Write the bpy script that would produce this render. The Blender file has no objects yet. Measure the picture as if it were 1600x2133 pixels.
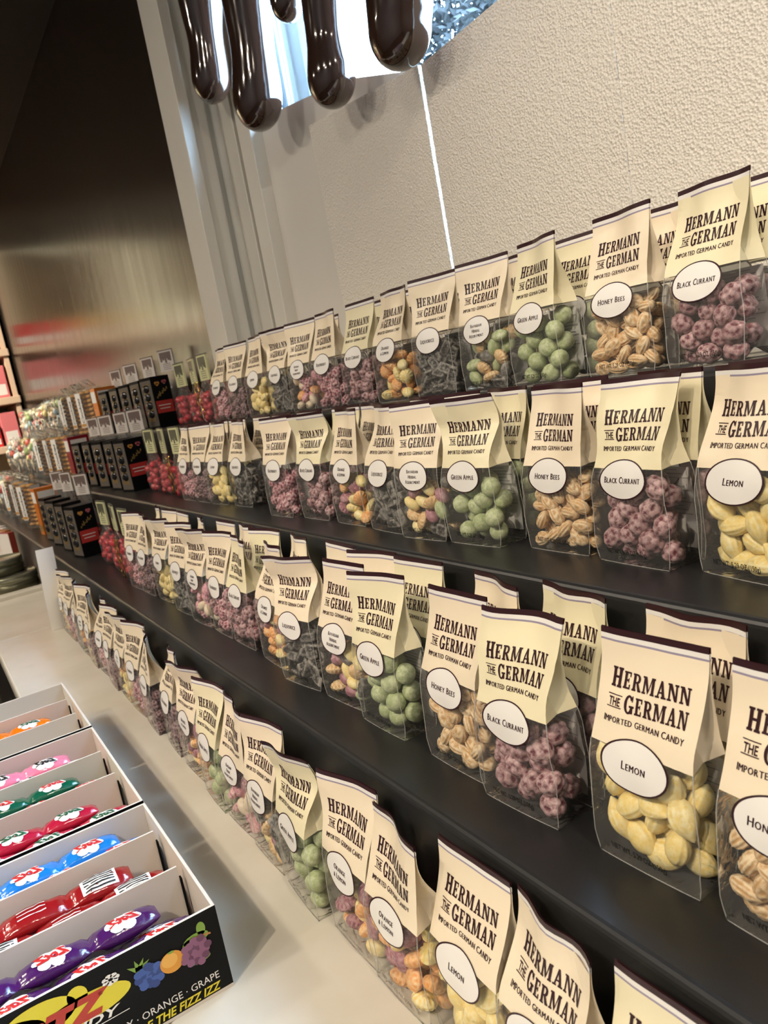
import bpy, bmesh, math, random
import numpy as np
from mathutils import Vector, Matrix, noise

C = bpy.context.scene.collection
SC = bpy.context.scene
R = math.radians
S = 0.34            # metres per scene unit
EYE = 1.507         # lens height over the floor in metres; z = 0 units is lens height

def P(x, y, z):
    return Vector((x * S, y * S, z * S + EYE))

# ------------------------------------------------------------------ camera
cam = bpy.data.objects.new('camera', bpy.data.cameras.new('camera'))
C.objects.link(cam)
cm = Matrix(((0.526463, -0.061686, 0.847957), (0.832043, 0.242394, -0.498949), (-0.174762, 0.968215, 0.178937))).to_4x4()
cm.translation = P(0, 0, 0)
cam.matrix_world = cm
cam.data.sensor_fit = 'VERTICAL'
cam.data.sensor_height = 36.0
cam.data.lens = 27.015
cam.data.clip_start = 0.02
cam.data.dof.use_dof = True
cam.data.dof.focus_distance = 0.86
cam.data.dof.aperture_fstop = 13.0
SC.camera = cam

# ------------------------------------------------------------------ world, lights, exposure
SC.view_settings.view_transform = 'Standard'
SC.view_settings.look = 'None'
SC.view_settings.gamma = 1.0
SC.view_settings.use_curve_mapping = False
SC.view_settings.exposure = 0.48
SC.cycles.transparent_max_bounces = 40
SC.cycles.max_bounces = 8
SC.cycles.diffuse_bounces = 3
SC.cycles.glossy_bounces = 4
SC.cycles.sample_clamp_indirect = 4.0
SC.cycles.caustics_reflective = False
SC.cycles.caustics_refractive = False
SC.cycles.use_denoising = True

w = bpy.data.worlds.new('daylight'); SC.world = w; w.use_nodes = True
bg = w.node_tree.nodes['Background']
bg.inputs[0].default_value = (0.42, 0.68, 1.0, 1)
bg.inputs[1].default_value = 36.0

def spot(name, loc, tgt, watts, angle, size, col=(1, 0.84, 0.65), blend=0.8):
    d = bpy.data.lights.new(name, 'SPOT'); d.energy = watts; d.spot_size = R(angle); d.spot_blend = blend
    d.shadow_soft_size = size; d.color = col
    o = bpy.data.objects.new(name, d); C.objects.link(o)
    o.location = P(*loc)
    o.rotation_euler = (P(*tgt) - P(*loc)).to_track_quat('-Z', 'Y').to_euler()
    return o

def area(name, loc, tgt, watts, sx, sy, col):
    d = bpy.data.lights.new(name, 'AREA'); d.shape = 'RECTANGLE'; d.size = sx; d.size_y = sy; d.energy = watts; d.color = col
    o = bpy.data.objects.new(name, d); C.objects.link(o)
    o.location = P(*loc)
    o.rotation_euler = (P(*tgt) - P(*loc)).to_track_quat('-Z', 'Y').to_euler()
    return o

spot('track_spot', (0.1, -3.2, 3.65), (-1.3, .9, -1.4), 54, 52, 0.022)
spot('track_spot', (-4.6, -3.2, 3.65), (-5.2, 1.0, -1.4), 40, 56, 0.022)
spot('track_spot', (-10.0, -3.0, 3.65), (-10.5, 1.6, -0.6), 60, 66, 0.022)
spot('track_spot', (-15.5, -2.0, 3.65), (-15.5, 1.7, -0.2), 190, 70, 0.03, (1, 0.88, 0.68))
spot('track_spot', (-16.5, -4.0, 3.9), (-21.5, 0.2, 2.3), 420, 95, 0.05, (1, 0.88, 0.70))  # extra spot added to brighten the far shelf wall
spot('foam_fill_spot', (.6, -1.6, 4.3), (-1.6, 3.0, 1.25), 58, 42, 0.03, (1, .88, .74), 1.0)  # unseen spot added to lift the foam boards
for lx, ly, pw in ((1.2, -3.6, 12), (-2.6, -4.6, 14), (-6.4, -4.4, 13), (-10.5, -4.8, 14), (-1.0, -7.0, 12), (2.4, .6, 12)):
    area('ceiling_fill', (lx, ly, 4.55), (lx, ly + .8, -1.5), pw, .16, .16, (1, 0.88, 0.72))  # small unseen area lamps added as warm fill for the room
sd = bpy.data.lights.new('reveal_sky_fill', 'SUN'); sd.energy = 14.0; sd.angle = R(14); sd.color = (0.62, 0.80, 1.0)  # bluish sun lamp added to throw sky light on the window reveal
sun = bpy.data.objects.new('reveal_sky_fill', sd); C.objects.link(sun)
sun.rotation_euler = Vector((-.70, -.13, -.46)).to_track_quat('-Z', 'Y').to_euler()
pt = area('window_portal', (-2.2, 3.2, 2.0), (-2.2, 0.0, 2.0), 1, 8.4 * S, 5.4 * S, (1, 1, 1))
pt.data.cycles.is_portal = True

# ------------------------------------------------------------------ materials
def mat(name, col, rough=0.5, spec=0.5, metal=0.0, coat=0.0, emit=None, bump=None, vary=None):
    m = bpy.data.materials.new(name); m.use_nodes = True
    nt = m.node_tree; b = nt.nodes['Principled BSDF']
    b.inputs['Base Color'].default_value = (*col, 1)
    b.inputs['Roughness'].default_value = rough
    b.inputs['Specular IOR Level'].default_value = spec
    b.inputs['Metallic'].default_value = metal
    b.inputs['Coat Weight'].default_value = coat
    b.inputs['Coat Roughness'].default_value = 0.05
    tc = None
    if bump or vary:
        tc = nt.nodes.new('ShaderNodeTexCoord')
    if bump:                                  # (scale, strength, distance)
        n = nt.nodes.new('ShaderNodeTexNoise'); n.inputs['Scale'].default_value = bump[0]; n.inputs['Detail'].default_value = 3
        nt.links.new(tc.outputs['Object'], n.inputs['Vector'])
        bp = nt.nodes.new('ShaderNodeBump'); bp.inputs['Strength'].default_value = bump[1]; bp.inputs['Distance'].default_value = bump[2]
        nt.links.new(n.outputs['Fac'], bp.inputs['Height']); nt.links.new(bp.outputs['Normal'], b.inputs['Normal'])
    if vary:                                  # (scale, other colour, low, high)
        n = nt.nodes.new('ShaderNodeTexNoise'); n.inputs['Scale'].default_value = vary[0]; n.inputs['Detail'].default_value = 4
        nt.links.new(tc.outputs['Object'], n.inputs['Vector'])
        rp = nt.nodes.new('ShaderNodeValToRGB')
        rp.color_ramp.elements[0].position = vary[2]; rp.color_ramp.elements[0].color = (*col, 1)
        rp.color_ramp.elements[1].position = vary[3]; rp.color_ramp.elements[1].color = (*vary[1], 1)
        nt.links.new(n.outputs['Fac'], rp.inputs['Fac']); nt.links.new(rp.outputs['Color'], b.inputs['Base Color'])
    return m

def sugar(name, col, dust, amount=0.5, rough=0.5, nscale=170):
    """boiled sugar with powder lying on the raised parts"""
    m = bpy.data.materials.new(name); m.use_nodes = True
    nt = m.node_tree; b = nt.nodes['Principled BSDF']; L = nt.links.new
    b.inputs['Roughness'].default_value = rough
    b.inputs['Specular IOR Level'].default_value = 0.45
    tc = nt.nodes.new('ShaderNodeTexCoord')
    n = nt.nodes.new('ShaderNodeTexNoise'); n.inputs['Scale'].default_value = nscale; n.inputs['Detail'].default_value = 5
    n.inputs['Roughness'].default_value = 0.65
    L(tc.outputs['Object'], n.inputs['Vector'])
    g = nt.nodes.new('ShaderNodeNewGeometry')
    r1 = nt.nodes.new('ShaderNodeMapRange'); r1.inputs[1].default_value = 0.485; r1.inputs[2].default_value = 0.535
    L(g.outputs['Pointiness'], r1.inputs[0])
    r2 = nt.nodes.new('ShaderNodeMapRange'); r2.inputs[1].default_value = 0.40; r2.inputs[2].default_value = 0.60
    r2.inputs[3].default_value = -.30; r2.inputs[4].default_value = 0.45
    L(n.outputs['Fac'], r2.inputs[0])
    ad = nt.nodes.new('ShaderNodeMath'); ad.operation = 'MULTIPLY_ADD'; ad.inputs[1].default_value = 0.75
    L(r1.outputs[0], ad.inputs[0]); L(r2.outputs[0], ad.inputs[2])
    oi = nt.nodes.new('ShaderNodeObjectInfo')
    k = nt.nodes.new('ShaderNodeMapRange'); k.inputs[3].default_value = amount * 0.75; k.inputs[4].default_value = amount * 1.25
    L(oi.outputs['Random'], k.inputs[0])
    mu = nt.nodes.new('ShaderNodeMath'); mu.operation = 'MULTIPLY'; mu.use_clamp = True
    L(ad.outputs[0], mu.inputs[0]); L(k.outputs[0], mu.inputs[1])
    mx = nt.nodes.new('ShaderNodeMix'); mx.data_type = 'RGBA'
    mx.inputs[6].default_value = (*col, 1); mx.inputs[7].default_value = (*dust, 1)
    L(mu.outputs[0], mx.inputs[0]); L(mx.outputs[2], b.inputs['Base Color'])
    bp = nt.nodes.new('ShaderNodeBump'); bp.inputs['Strength'].default_value = 0.35; bp.inputs['Distance'].default_value = 0.0015
    L(n.outputs['Fac'], bp.inputs['Height']); L(bp.outputs['Normal'], b.inputs['Normal'])
    return m

def film_mat(name, haze=0.05, gloss=1.0):
    m = bpy.data.materials.new(name); m.use_nodes = True
    nt = m.node_tree; nt.nodes.clear(); L = nt.links.new
    out = nt.nodes.new('ShaderNodeOutputMaterial')
    tr = nt.nodes.new('ShaderNodeBsdfTransparent'); tr.inputs[0].default_value = (0.985, 0.985, 0.98, 1)
    gl = nt.nodes.new('ShaderNodeBsdfGlossy'); gl.inputs['Roughness'].default_value = 0.07
    gl.inputs['Color'].default_value = (gloss, gloss, gloss, 1)
    df = nt.nodes.new('ShaderNodeBsdfDiffuse'); df.inputs[0].default_value = (0.8, 0.8, 0.78, 1)
    fr = nt.nodes.new('ShaderNodeLayerWeight'); fr.inputs['Blend'].default_value = 0.11
    tc = nt.nodes.new('ShaderNodeTexCoord')
    n = nt.nodes.new('ShaderNodeTexNoise'); n.inputs['Scale'].default_value = 26; n.inputs['Detail'].default_value = 3
    n.inputs['Distortion'].default_value = 1.2
    L(tc.outputs['Object'], n.inputs['Vector'])
    bp = nt.nodes.new('ShaderNodeBump'); bp.inputs['Strength'].default_value = 0.9; bp.inputs['Distance'].default_value = 0.006
    L(n.outputs['Fac'], bp.inputs['Height'])
    L(bp.outputs['Normal'], gl.inputs['Normal']); L(bp.outputs['Normal'], fr.inputs['Normal'])
    m1 = nt.nodes.new('ShaderNodeMixShader'); m1.inputs[0].default_value = haze
    L(tr.outputs[0], m1.inputs[1]); L(df.outputs[0], m1.inputs[2])
    m2 = nt.nodes.new('ShaderNodeMixShader')
    L(fr.outputs['Fresnel'], m2.inputs[0]); L(m1.outputs[0], m2.inputs[1]); L(gl.outputs[0], m2.inputs[2])
    L(m2.outputs[0], out.inputs[0])
    return m

M = {}
M['black'] = mat('black_satin', (0.018, 0.018, 0.019), 0.34, 0.5, bump=(60, 0.05, 0.002))
M['counter'] = mat('cream_laminate', (0.70, 0.66, 0.58), 0.28, 0.5, vary=(9, (0.64, 0.60, 0.51), 0.4, 0.65))
M['dark_floor'] = mat('dark_floor', (0.02, 0.018, 0.016), 0.5)
M['ceiling'] = mat('dark_ceiling', (0.045, 0.038, 0.032), 0.8)
M['roomwall'] = mat('taupe_wall', (0.20, 0.165, 0.135), 0.7)
M['farwall'] = mat('pale_wall', (0.60, 0.60, 0.48), 0.6)
M['whitepaint'] = mat('white_paint', (0.78, 0.75, 0.68), 0.42)
M['groove'] = mat('grey_groove', (0.36, 0.35, 0.31), 0.6)  # plain grey for the groove lines in the jamb
M['choc'] = mat('chocolate_gloss', (0.030, 0.013, 0.008), 0.12, 0.6, coat=1.0)
M['cream_y'] = mat('cream_paper_yellow', (0.84, 0.765, 0.53), 0.34, 0.4, bump=(17, 0.55, 0.007))
M['cream_p'] = mat('cream_paper_peach', (0.86, 0.745, 0.565), 0.34, 0.4, bump=(17, 0.55, 0.007))
M['maroon'] = mat('maroon_ink', (0.030, 0.007, 0.010), 0.4, 0.4)
M['white'] = mat('white_paper', (0.82, 0.80, 0.77), 0.4)
M['lilac'] = mat('lilac_line', (0.30, 0.26, 0.36), 0.4)
M['grey_ink'] = mat('grey_ink', (0.42, 0.42, 0.40), 0.5)
M['black_ink'] = mat('black_ink', (0.015, 0.014, 0.013), 0.4)
M['film'] = film_mat('clear_film')
M['film_edge'] = film_mat('clear_film_fold', .30)
M['carton_white'] = mat('white_card', (0.68, 0.62, 0.55), 0.6)
M['carton_black'] = mat('black_print', (0.005, 0.005, 0.0055), 0.4, 0.12)
M['board'] = mat('shelf_board', (0.75, 0.55, 0.40), 0.5)

# white foam with beads
def foam_mat():
    m = mat('white_foam', (0.86, 0.81, 0.73), 0.45)
    nt = m.node_tree; b = nt.nodes['Principled BSDF']; L = nt.links.new
    tc = nt.nodes.new('ShaderNodeTexCoord')
    mp = nt.nodes.new('ShaderNodeMapping'); mp.inputs['Scale'].default_value = (1, 1, 1)
    L(tc.outputs['Object'], mp.inputs['Vector'])
    v = nt.nodes.new('ShaderNodeTexVoronoi'); v.inputs['Scale'].default_value = 240
    n = nt.nodes.new('ShaderNodeTexNoise'); n.inputs['Scale'].default_value = 110; n.inputs['Detail'].default_value = 2
    L(mp.outputs[0], v.inputs['Vector']); L(mp.outputs[0], n.inputs['Vector'])
    a = nt.nodes.new('ShaderNodeMath'); a.operation = 'ADD'
    L(v.outputs['Distance'], a.inputs[0]); L(n.outputs['Fac'], a.inputs[1])
    bp = nt.nodes.new('ShaderNodeBump'); bp.inputs['Strength'].default_value = 0.7; bp.inputs['Distance'].default_value = 0.003
    L(a.outputs[0], bp.inputs['Height']); L(bp.outputs['Normal'], b.inputs['Normal'])
    return m
M['foam'] = foam_mat()
M['foam_smooth'] = mat('smooth_foam', (0.80, 0.76, 0.70), 0.55, bump=(40, 0.15, 0.002))

# dark glossy wall panel with a faint upright grain
def panel_mat():
    m = mat('dark_gloss_panel', (0.016, 0.011, 0.008), 0.2, 0.5)
    nt = m.node_tree; b = nt.nodes['Principled BSDF']; L = nt.links.new
    tc = nt.nodes.new('ShaderNodeTexCoord')
    mp = nt.nodes.new('ShaderNodeMapping'); mp.inputs['Scale'].default_value = (14, 14, 0.6)
    L(tc.outputs['Object'], mp.inputs['Vector'])
    n = nt.nodes.new('ShaderNodeTexNoise'); n.inputs['Scale'].default_value = 1.6; n.inputs['Detail'].default_value = 3
    L(mp.outputs[0], n.inputs['Vector'])
    r = nt.nodes.new('ShaderNodeMapRange'); r.inputs[3].default_value = 0.12; r.inputs[4].default_value = 0.30
    L(n.outputs['Fac'], r.inputs[0]); L(r.outputs[0], b.inputs['Roughness'])
    bp = nt.nodes.new('ShaderNodeBump'); bp.inputs['Strength'].default_value = 0.12; bp.inputs['Distance'].default_value = 0.004
    L(n.outputs['Fac'], bp.inputs['Height']); L(bp.outputs['Normal'], b.inputs['Normal'])
    return m
M['panel'] = panel_mat()

# ------------------------------------------------------------------ mesh helpers (units, scaled on build)
class MB:
    def __init__(s): s.v = []; s.f = []; s.m = []; s.sm = []
    def add(s, vs, fs, mi=0, smooth=False):
        o = len(s.v); s.v += [tuple(q) for q in vs]
        for f in fs:
            s.f.append(tuple(i + o for i in f)); s.m.append(mi); s.sm.append(smooth)
    def box(s, a, b, mi=0):
        x0, y0, z0 = a; x1, y1, z1 = b
        vs = [(x0, y0, z0), (x1, y0, z0), (x1, y1, z0), (x0, y1, z0), (x0, y0, z1), (x1, y0, z1), (x1, y1, z1), (x0, y1, z1)]
        s.add(vs, [(0, 3, 2, 1), (4, 5, 6, 7), (0, 1, 5, 4), (1, 2, 6, 5), (2, 3, 7, 6), (3, 0, 4, 7)], mi)
    def grid(s, fn, us, vs, mi=0, smooth=True, flip=False):
        n = len(us); pts = [fn(u, v) for v in vs for u in us]; fs = []
        for j in range(len(vs) - 1):
            for i in range(n - 1):
                q = (j * n + i, j * n + i + 1, (j + 1) * n + i + 1, (j + 1) * n + i)
                fs.append(q[::-1] if flip else q)
        s.add(pts, fs, mi, smooth)
    def tube(s, pts, rad, n=8, mi=0, cap=True):
        pts = [Vector(p) for p in pts]; rads = rad if isinstance(rad, (list, tuple)) else [rad] * len(pts)
        vs = []; fs = []
        for i, p in enumerate(pts):
            d = (pts[min(i + 1, len(pts) - 1)] - pts[max(i - 1, 0)]).normalized()
            a = d.orthogonal().normalized() if abs(d.z) < 0.99 else Vector((1, 0, 0))
            a = (a - d * a.dot(d)).normalized(); b = d.cross(a)
            for k in range(n):
                t = 2 * math.pi * k / n
                vs.append(p + (a * math.cos(t) + b * math.sin(t)) * rads[i])
        for i in range(len(pts) - 1):
            for k in range(n):
                fs.append((i * n + k, i * n + (k + 1) % n, (i + 1) * n + (k + 1) % n, (i + 1) * n + k))
        if cap: fs += [tuple(range(n))[::-1], tuple((len(pts) - 1) * n + k for k in range(n))]
        s.add(vs, fs, mi, True)
    def lathe(s, prof, n=32, mi=0, c=(0, 0), smooth=True):
        vs = []; fs = []
        for r, z in prof:
            for k in range(n):
                t = 2 * math.pi * k / n; vs.append((c[0] + r * math.cos(t), c[1] + r * math.sin(t), z))
        for i in range(len(prof) - 1):
            for k in range(n):
                fs.append((i * n + k, i * n + (k + 1) % n, (i + 1) * n + (k + 1) % n, (i + 1) * n + k))
        fs += [tuple(range(n))[::-1], tuple((len(prof) - 1) * n + k for k in range(n))]
        s.add(vs, fs, mi, smooth)
    def disc(s, fn, cx, cy, rx, ry, mi=0, n=28, rings=(0.34, 0.67, 1.0), a0=0.0):
        pts = [fn(cx, cy)]; fs = []
        for r in rings:
            for k in range(n):
                t = 2 * math.pi * k / n + a0; pts.append(fn(cx + rx * r * math.cos(t), cy + ry * r * math.sin(t)))
        for k in range(n): fs.append((0, 1 + k, 1 + (k + 1) % n))
        for j in range(len(rings) - 1):
            for k in range(n):
                fs.append((1 + j * n + k, 1 + (j + 1) * n + k, 1 + (j + 1) * n + (k + 1) % n, 1 + j * n + (k + 1) % n))
        s.add(pts, fs, mi, True)
    def ring(s, fn, cx, cy, rx, ry, t0, t1, mi=0, n=36):
        pts = []; fs = []
        for k in range(n):
            t = 2 * math.pi * k / n
            pts.append(fn(cx + rx * t0 * math.cos(t), cy + ry * t0 * math.sin(t))); pts.append(fn(cx + rx * t1 * math.cos(t), cy + ry * t1 * math.sin(t)))
        for k in range(n):
            j = (k + 1) % n; fs.append((2 * k, 2 * k + 1, 2 * j + 1, 2 * j))
        s.add(pts, fs, mi, True)
    def flat(s, fn, t2d, mi=0):
        vs, fs = t2d; s.add([fn(x, y) for x, y in vs], fs, mi, True)
    def mesh(s, name, mats):
        me = bpy.data.meshes.new(name)
        me.from_pydata([(x * S, y * S, z * S) for x, y, z in s.v], [], s.f)
        for m in mats: me.materials.append(M[m] if isinstance(m, str) else m)
        me.polygons.foreach_set('material_index', s.m)
        me.polygons.foreach_set('use_smooth', s.sm)
        me.update()
        return me

def obj(name, me, parent=None, loc=None, rot=None):
    o = bpy.data.objects.new(name, me); C.objects.link(o)
    if parent is not None: o.parent = parent
    if loc is not None: o.location = loc
    if rot is not None: o.rotation_euler = rot
    return o
def tag(o, label=None, cat=None, group=None, kind=None):
    if label: o['label'] = label
    if cat: o['category'] = cat
    if group: o['group'] = group
    if kind: o['kind'] = kind
    return o
def thing(name, label, cat, loc, rz=0.0, group=None):
    o = bpy.data.objects.new(name, None); C.objects.link(o); o.empty_display_size = 0.02
    o.location = loc; o.rotation_euler = (0, 0, rz)
    return tag(o, label, cat, group)
def struct(name, mb, mats, label=None):
    o = obj(name, mb.mesh(name, mats), None, P(0, 0, 0)); o['kind'] = 'structure'
    if label: o['label'] = label
    return o
def bevel(o, w, seg=3):
    m = o.modifiers.new('b', 'BEVEL'); m.width = w * S; m.segments = seg; m.limit_method = 'ANGLE'; m.harden_normals = False
    return o

# ------------------------------------------------------------------ lettering
_tc = {}
def subdiv(vs, fs, L):
    bm = bmesh.new()
    bv = [bm.verts.new((x, y, 0)) for x, y in vs]
    for f in fs:
        try: bm.faces.new([bv[i] for i in f])
        except ValueError: pass
    bmesh.ops.triangulate(bm, faces=[f for f in bm.faces if len(f.verts) > 4])
    for _ in range(3):
        e = [e for e in bm.edges if e.calc_length() > L]
        if not e: break
        bmesh.ops.subdivide_edges(bm, edges=e, cuts=1)
    bmesh.ops.triangulate(bm, faces=[f for f in bm.faces if len(f.verts) > 4])
    bm.verts.index_update()
    out = ([(v.co.x, v.co.y) for v in bm.verts], [tuple(v.index for v in f.verts) for f in bm.faces])
    bm.free(); return out
def sans(txt, bold=0.0, shear=0.0):
    """built-in font as flat polygons, cap height 1, left at 0"""
    k = (txt, bold, shear)
    if k in _tc: return _tc[k]
    cu = bpy.data.curves.new('t', 'FONT'); cu.body = txt; cu.resolution_u = 2; cu.offset = bold; cu.shear = shear; cu.fill_mode = 'FRONT'
    o = bpy.data.objects.new('t', cu); C.objects.link(o)
    dg = bpy.context.evaluated_depsgraph_get()
    me = bpy.data.meshes.new_from_object(o.evaluated_get(dg))
    vs = [(v.co.x / 0.69, v.co.y / 0.69) for v in me.vertices]; fs = [tuple(p.vertices) for p in me.polygons]
    bpy.data.objects.remove(o); bpy.data.curves.remove(cu); bpy.data.meshes.remove(me)
    x0 = min(v[0] for v in vs); x1 = max(v[0] for v in vs)
    _tc[k] = ([(x - x0, y) for x, y in vs], fs, x1 - x0)
    return _tc[k]
def caps(txt, bold=0.02, small=0.8):
    """small capitals: the first letter of each word larger"""
    vs = []; fs = []; x = 0
    for wi, wd in enumerate(txt.split(' ')):
        if wi: x += 0.42
        for i, ch in enumerate(wd):
            a, f, wdt = sans(ch, 0.0); k = 1.0 if i == 0 and len(wd) > 1 else small
            for dx in ((0, .07) if bold > 0.02 else (0,)):
                o = len(vs); vs += [(x + px * k * 0.86 + dx, py * k) for px, py in a]; fs += [tuple(j + o for j in q) for q in f]
            x += wdt * k * 0.86 + 0.18
    return vs, fs, x - 0.18

def _rect(a, b, c, d): return [(a, b), (c, b), (c, d), (a, d)]
def _arc(cx, cy, rx, ry, a0, a1, w0, w1=None, n=9):
    w1 = w0 if w1 is None else w1; out = []
    for i in range(n):
        t0 = R(a0 + (a1 - a0) * i / n); t1 = R(a0 + (a1 - a0) * (i + 1) / n)
        def wd(t): return w1 + (w0 - w1) * abs(math.cos(t))
        q = []
        for t, s in ((t0, 1), (t1, 1), (t1, 0), (t0, 0)):
            k = wd(t) if s == 0 else 0
            q.append((cx + (rx - k) * math.cos(t), cy + (ry - k) * math.sin(t)))
        out.append(q)
    return out
SL = {
 'H': (0.80, [_rect(.08, 0, .29, 1), _rect(.51, 0, .72, 1), _rect(.29, .44, .51, .56)] + [_rect(x, y, x + .35, y + .11) for x in (.01, .44) for y in (0, .89)]),
 'E': (0.66, [_rect(.08, 0, .29, 1), _rect(.01, 0, .58, .11), _rect(.01, .89, .58, 1), _rect(.29, .45, .44, .56), _rect(.50, 0, .60, .28), _rect(.50, .72, .60, 1), _rect(.40, .38, .47, .63)]),
 'R': (0.76, [_rect(.08, 0, .29, 1), _rect(.01, 0, .36, .11), _rect(.01, .89, .36, 1), _rect(.29, .89, .40, 1), _rect(.29, .44, .40, .55)] + _arc(.38, .72, .29, .28, -90, 90, .2, .11) + [[(.34, .46), (.52, .46), (.72, .11), (.52, .0)], _rect(.52, 0, .77, .11)]),
 'M': (1.00, [_rect(.08, 0, .22, 1), _rect(.74, 0, .95, 1), [(.08, 1), (.30, 1), (.56, .18), (.47, .0)], [(.47, .0), (.56, .18), (.80, 1), (.70, 1)], _rect(.0, 0, .30, .11), _rect(.68, 0, 1.01, .11), _rect(.0, .89, .22, 1), _rect(.80, .89, 1.01, 1)]),
 'A': (0.82, [[(.10, 0), (.22, 0), (.46, .90), (.36, 1)], [(.54, 0), (.76, 0), (.50, 1), (.34, 1)], _rect(.22, .27, .60, .37), _rect(.0, 0, .32, .11), _rect(.45, 0, .84, .11)]),
 'N': (0.82, [_rect(.08, 0, .21, 1), _rect(.60, 0, .73, 1), [(.08, 1), (.30, 1), (.73, .0), (.55, .0)], _rect(.0, 0, .30, .11), _rect(.52, .89, .82, 1), _rect(.0, .89, .25, 1)]),
 'G': (0.78, _arc(.38, .5, .36, .5, 40, 320, .21, .11, 16) + [_rect(.52, .05, .72, .45), _rect(.42, .36, .80, .47), _rect(.60, .66, .68, .98)]),
}
def slab(word, first=1.18):
    vs = []; fs = []; x = 0
    for i, ch in enumerate(word):
        wd, polys = SL[ch]; k = first if i == 0 else 1.0
        for p in polys:
            o = len(vs); vs += [(x + a * k, b * k - (0.06 if i == 0 else 0)) for a, b in p]; fs.append(tuple(range(o, o + len(p))))
        x += wd * k + 0.10
    return vs, fs, x - 0.10
def fit(t, x0, x1, y0, h, L, tilt=0.0):
    """place polygons between x0 and x1 on base line y0 with cap height h"""
    k = (x1 - x0) / t[2]
    vs = [(x0 + a * k, y0 + b * h + tilt * (a * k)) for a, b in t[0]]
    return subdiv(vs, t[1], L)

# ------------------------------------------------------------------ the room
FLOOR = -EYE / S
TOP = 4.65
XL, XR, YF, YW = -22.2, 6.0, -9.0, 2.614
def slabbox(name, a, b, m):
    mb = MB(); mb.box(a, b); return struct(name, mb, [m])
slabbox('floor', (XL, YF, FLOOR - .3), (XR, 4.2, FLOOR), 'dark_floor')
slabbox('ceiling', (XL, YF, TOP), (XR, 3.62, TOP + .3), 'ceiling')
slabbox('wall_front', (XL, YF - .3, FLOOR), (XR, YF, TOP), 'roomwall')
slabbox('wall_right', (XR, YF, FLOOR), (XR + .3, 4.2, TOP), 'roomwall')
slabbox('wall_left', (XL - .3, YF, FLOOR), (XL, 4.2, TOP), 'farwall')
# window wall: glossy dark panelled stretch on the left, opening on the right
slabbox('wall_back', (XL, YW, FLOOR), (-7.0, YW + 1.0, TOP), 'panel')
slabbox('wall_back_right', (2.2, YW, FLOOR), (XR, YW + 1.0, TOP), 'whitepaint')
slabbox('wall_back_sill', (-7.0, 2.66, FLOOR), (2.2, YW + 1.0, -0.172), 'whitepaint')
slabbox('wall_back_header', (-7.0, YW + .02, 4.62), (2.2, YW + 1.0, TOP), 'whitepaint')
# casing and stepped reveal of the window
mb = MB()
mb.box((-6.998, YW - .02, -.17), (-6.56, YW + .08, 4.62))
mb.box((-6.72, YW + .08, -.17), (-6.60, 2.98, 4.62))
mb.box((-6.60, 2.96, -.17), (-6.36, 3.30, 4.62))
mb.box((-6.36, 2.985, -.17), (-6.30, 3.30, 4.35), 1)
mb.box((-6.30, 2.96, -.17), (-6.07, 3.30, 4.62))
mb.box((-6.60, 2.84, -.17), (-6.585, 2.88, 4.35), 1)
bevel(struct('trim_1', mb, ['whitepaint', 'groove']), .012)
mb = MB(); mb.box((-6.07, 3.34, -.17), (2.2, 3.36, 4.62))
gm = film_mat('window_glass', 0.0, 0.9)
gm.node_tree.nodes.remove([n for n in gm.node_tree.nodes if n.type == 'BUMP'][0])
wn = struct('window_1', mb, [gm])
# counter edge of the room: foam boards closing the lower part of the window
def board(name, label, poly, y0, y1, m):
    mb = MB(); n = len(poly)
    vs = [(x, y0, z) for x, z in poly] + [(x, y1, z) for x, z in poly]
    fs = [tuple(range(n)), tuple(range(2 * n - 1, n - 1, -1))] + [((i + 1) % n, i, i + n, (i + 1) % n + n) for i in range(n)]
    mb.add(vs, fs)
    return tag(obj(name, mb.mesh(name, [m]), None, P(0, 0, 0)), label, 'foam board', 'foam boards in the window')
board('foam_board', 'smooth white foam board leaning leftmost against the window frame', [(-6.09, -.168), (-4.0, -.168), (-4.02, 1.72), (-4.70, 1.94), (-5.58, 2.085), (-6.11, 2.16)], 3.07, 3.16, 'foam_smooth')
board('foam_board', 'beige pebbled foam board between smooth board and bright gap', [(-5.10, -.168), (-3.772, -.168), (-3.783, .54), (-3.80, 1.17), (-3.805, 1.665), (-5.16, 1.80)], 2.99, 3.065, 'foam')
board('foam_board', 'wide pebbled foam board right of the bright narrow gap', [(-3.745, -.168), (-2.43, -.168), (-2.435, 2.2), (-2.75, 1.84), (-3.09, 1.68), (-3.775, 1.655), (-3.765, .9)], 2.99, 3.07, 'foam')
board('foam_board', 'pebbled foam board at the far right of the window', [(-2.428, -.168), (1.9, -.168), (1.9, 2.6), (-2.433, 2.6)], 2.998, 3.075, 'foam')

# ------------------------------------------------------------------ outside the window
mb = MB()
for i in range(14):
    x = -12.0 + i * .25
    mb.box((x, 5.0 + (.02 if i % 2 else 0), FLOOR), (x + .24, 5.2, 7.0))
tag(obj('siding_wall', mb.mesh('siding_wall', [mat('pale_blue_siding', (0.010, 0.020, 0.027), 0.7, bump=(30, .3, .01))]), None, P(0, 0, 0)), 'pale blue board siding of the building outside the window', 'wall')
rng = random.Random(5)
mb = MB()
for i in range(5200):
    while True:
        p = Vector((rng.uniform(-1, 1), rng.uniform(-1, 1), rng.uniform(-1, 1)))
        if p.length < 1: break
    c = Vector((-9.7 + p.x * 1.9, 9.0 + p.y * 1.0, 4.6 + p.z * 2.0))
    a = Vector((rng.uniform(-1, 1), rng.uniform(-1, 1), rng.uniform(-1, 1))).normalized(); b = a.orthogonal().normalized(); l = rng.uniform(.06, .13)
    mb.add([c - a * l, c + b * l * .4, c + a * l, c - b * l * .4], [(0, 1, 2, 3)], rng.randrange(3))
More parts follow.
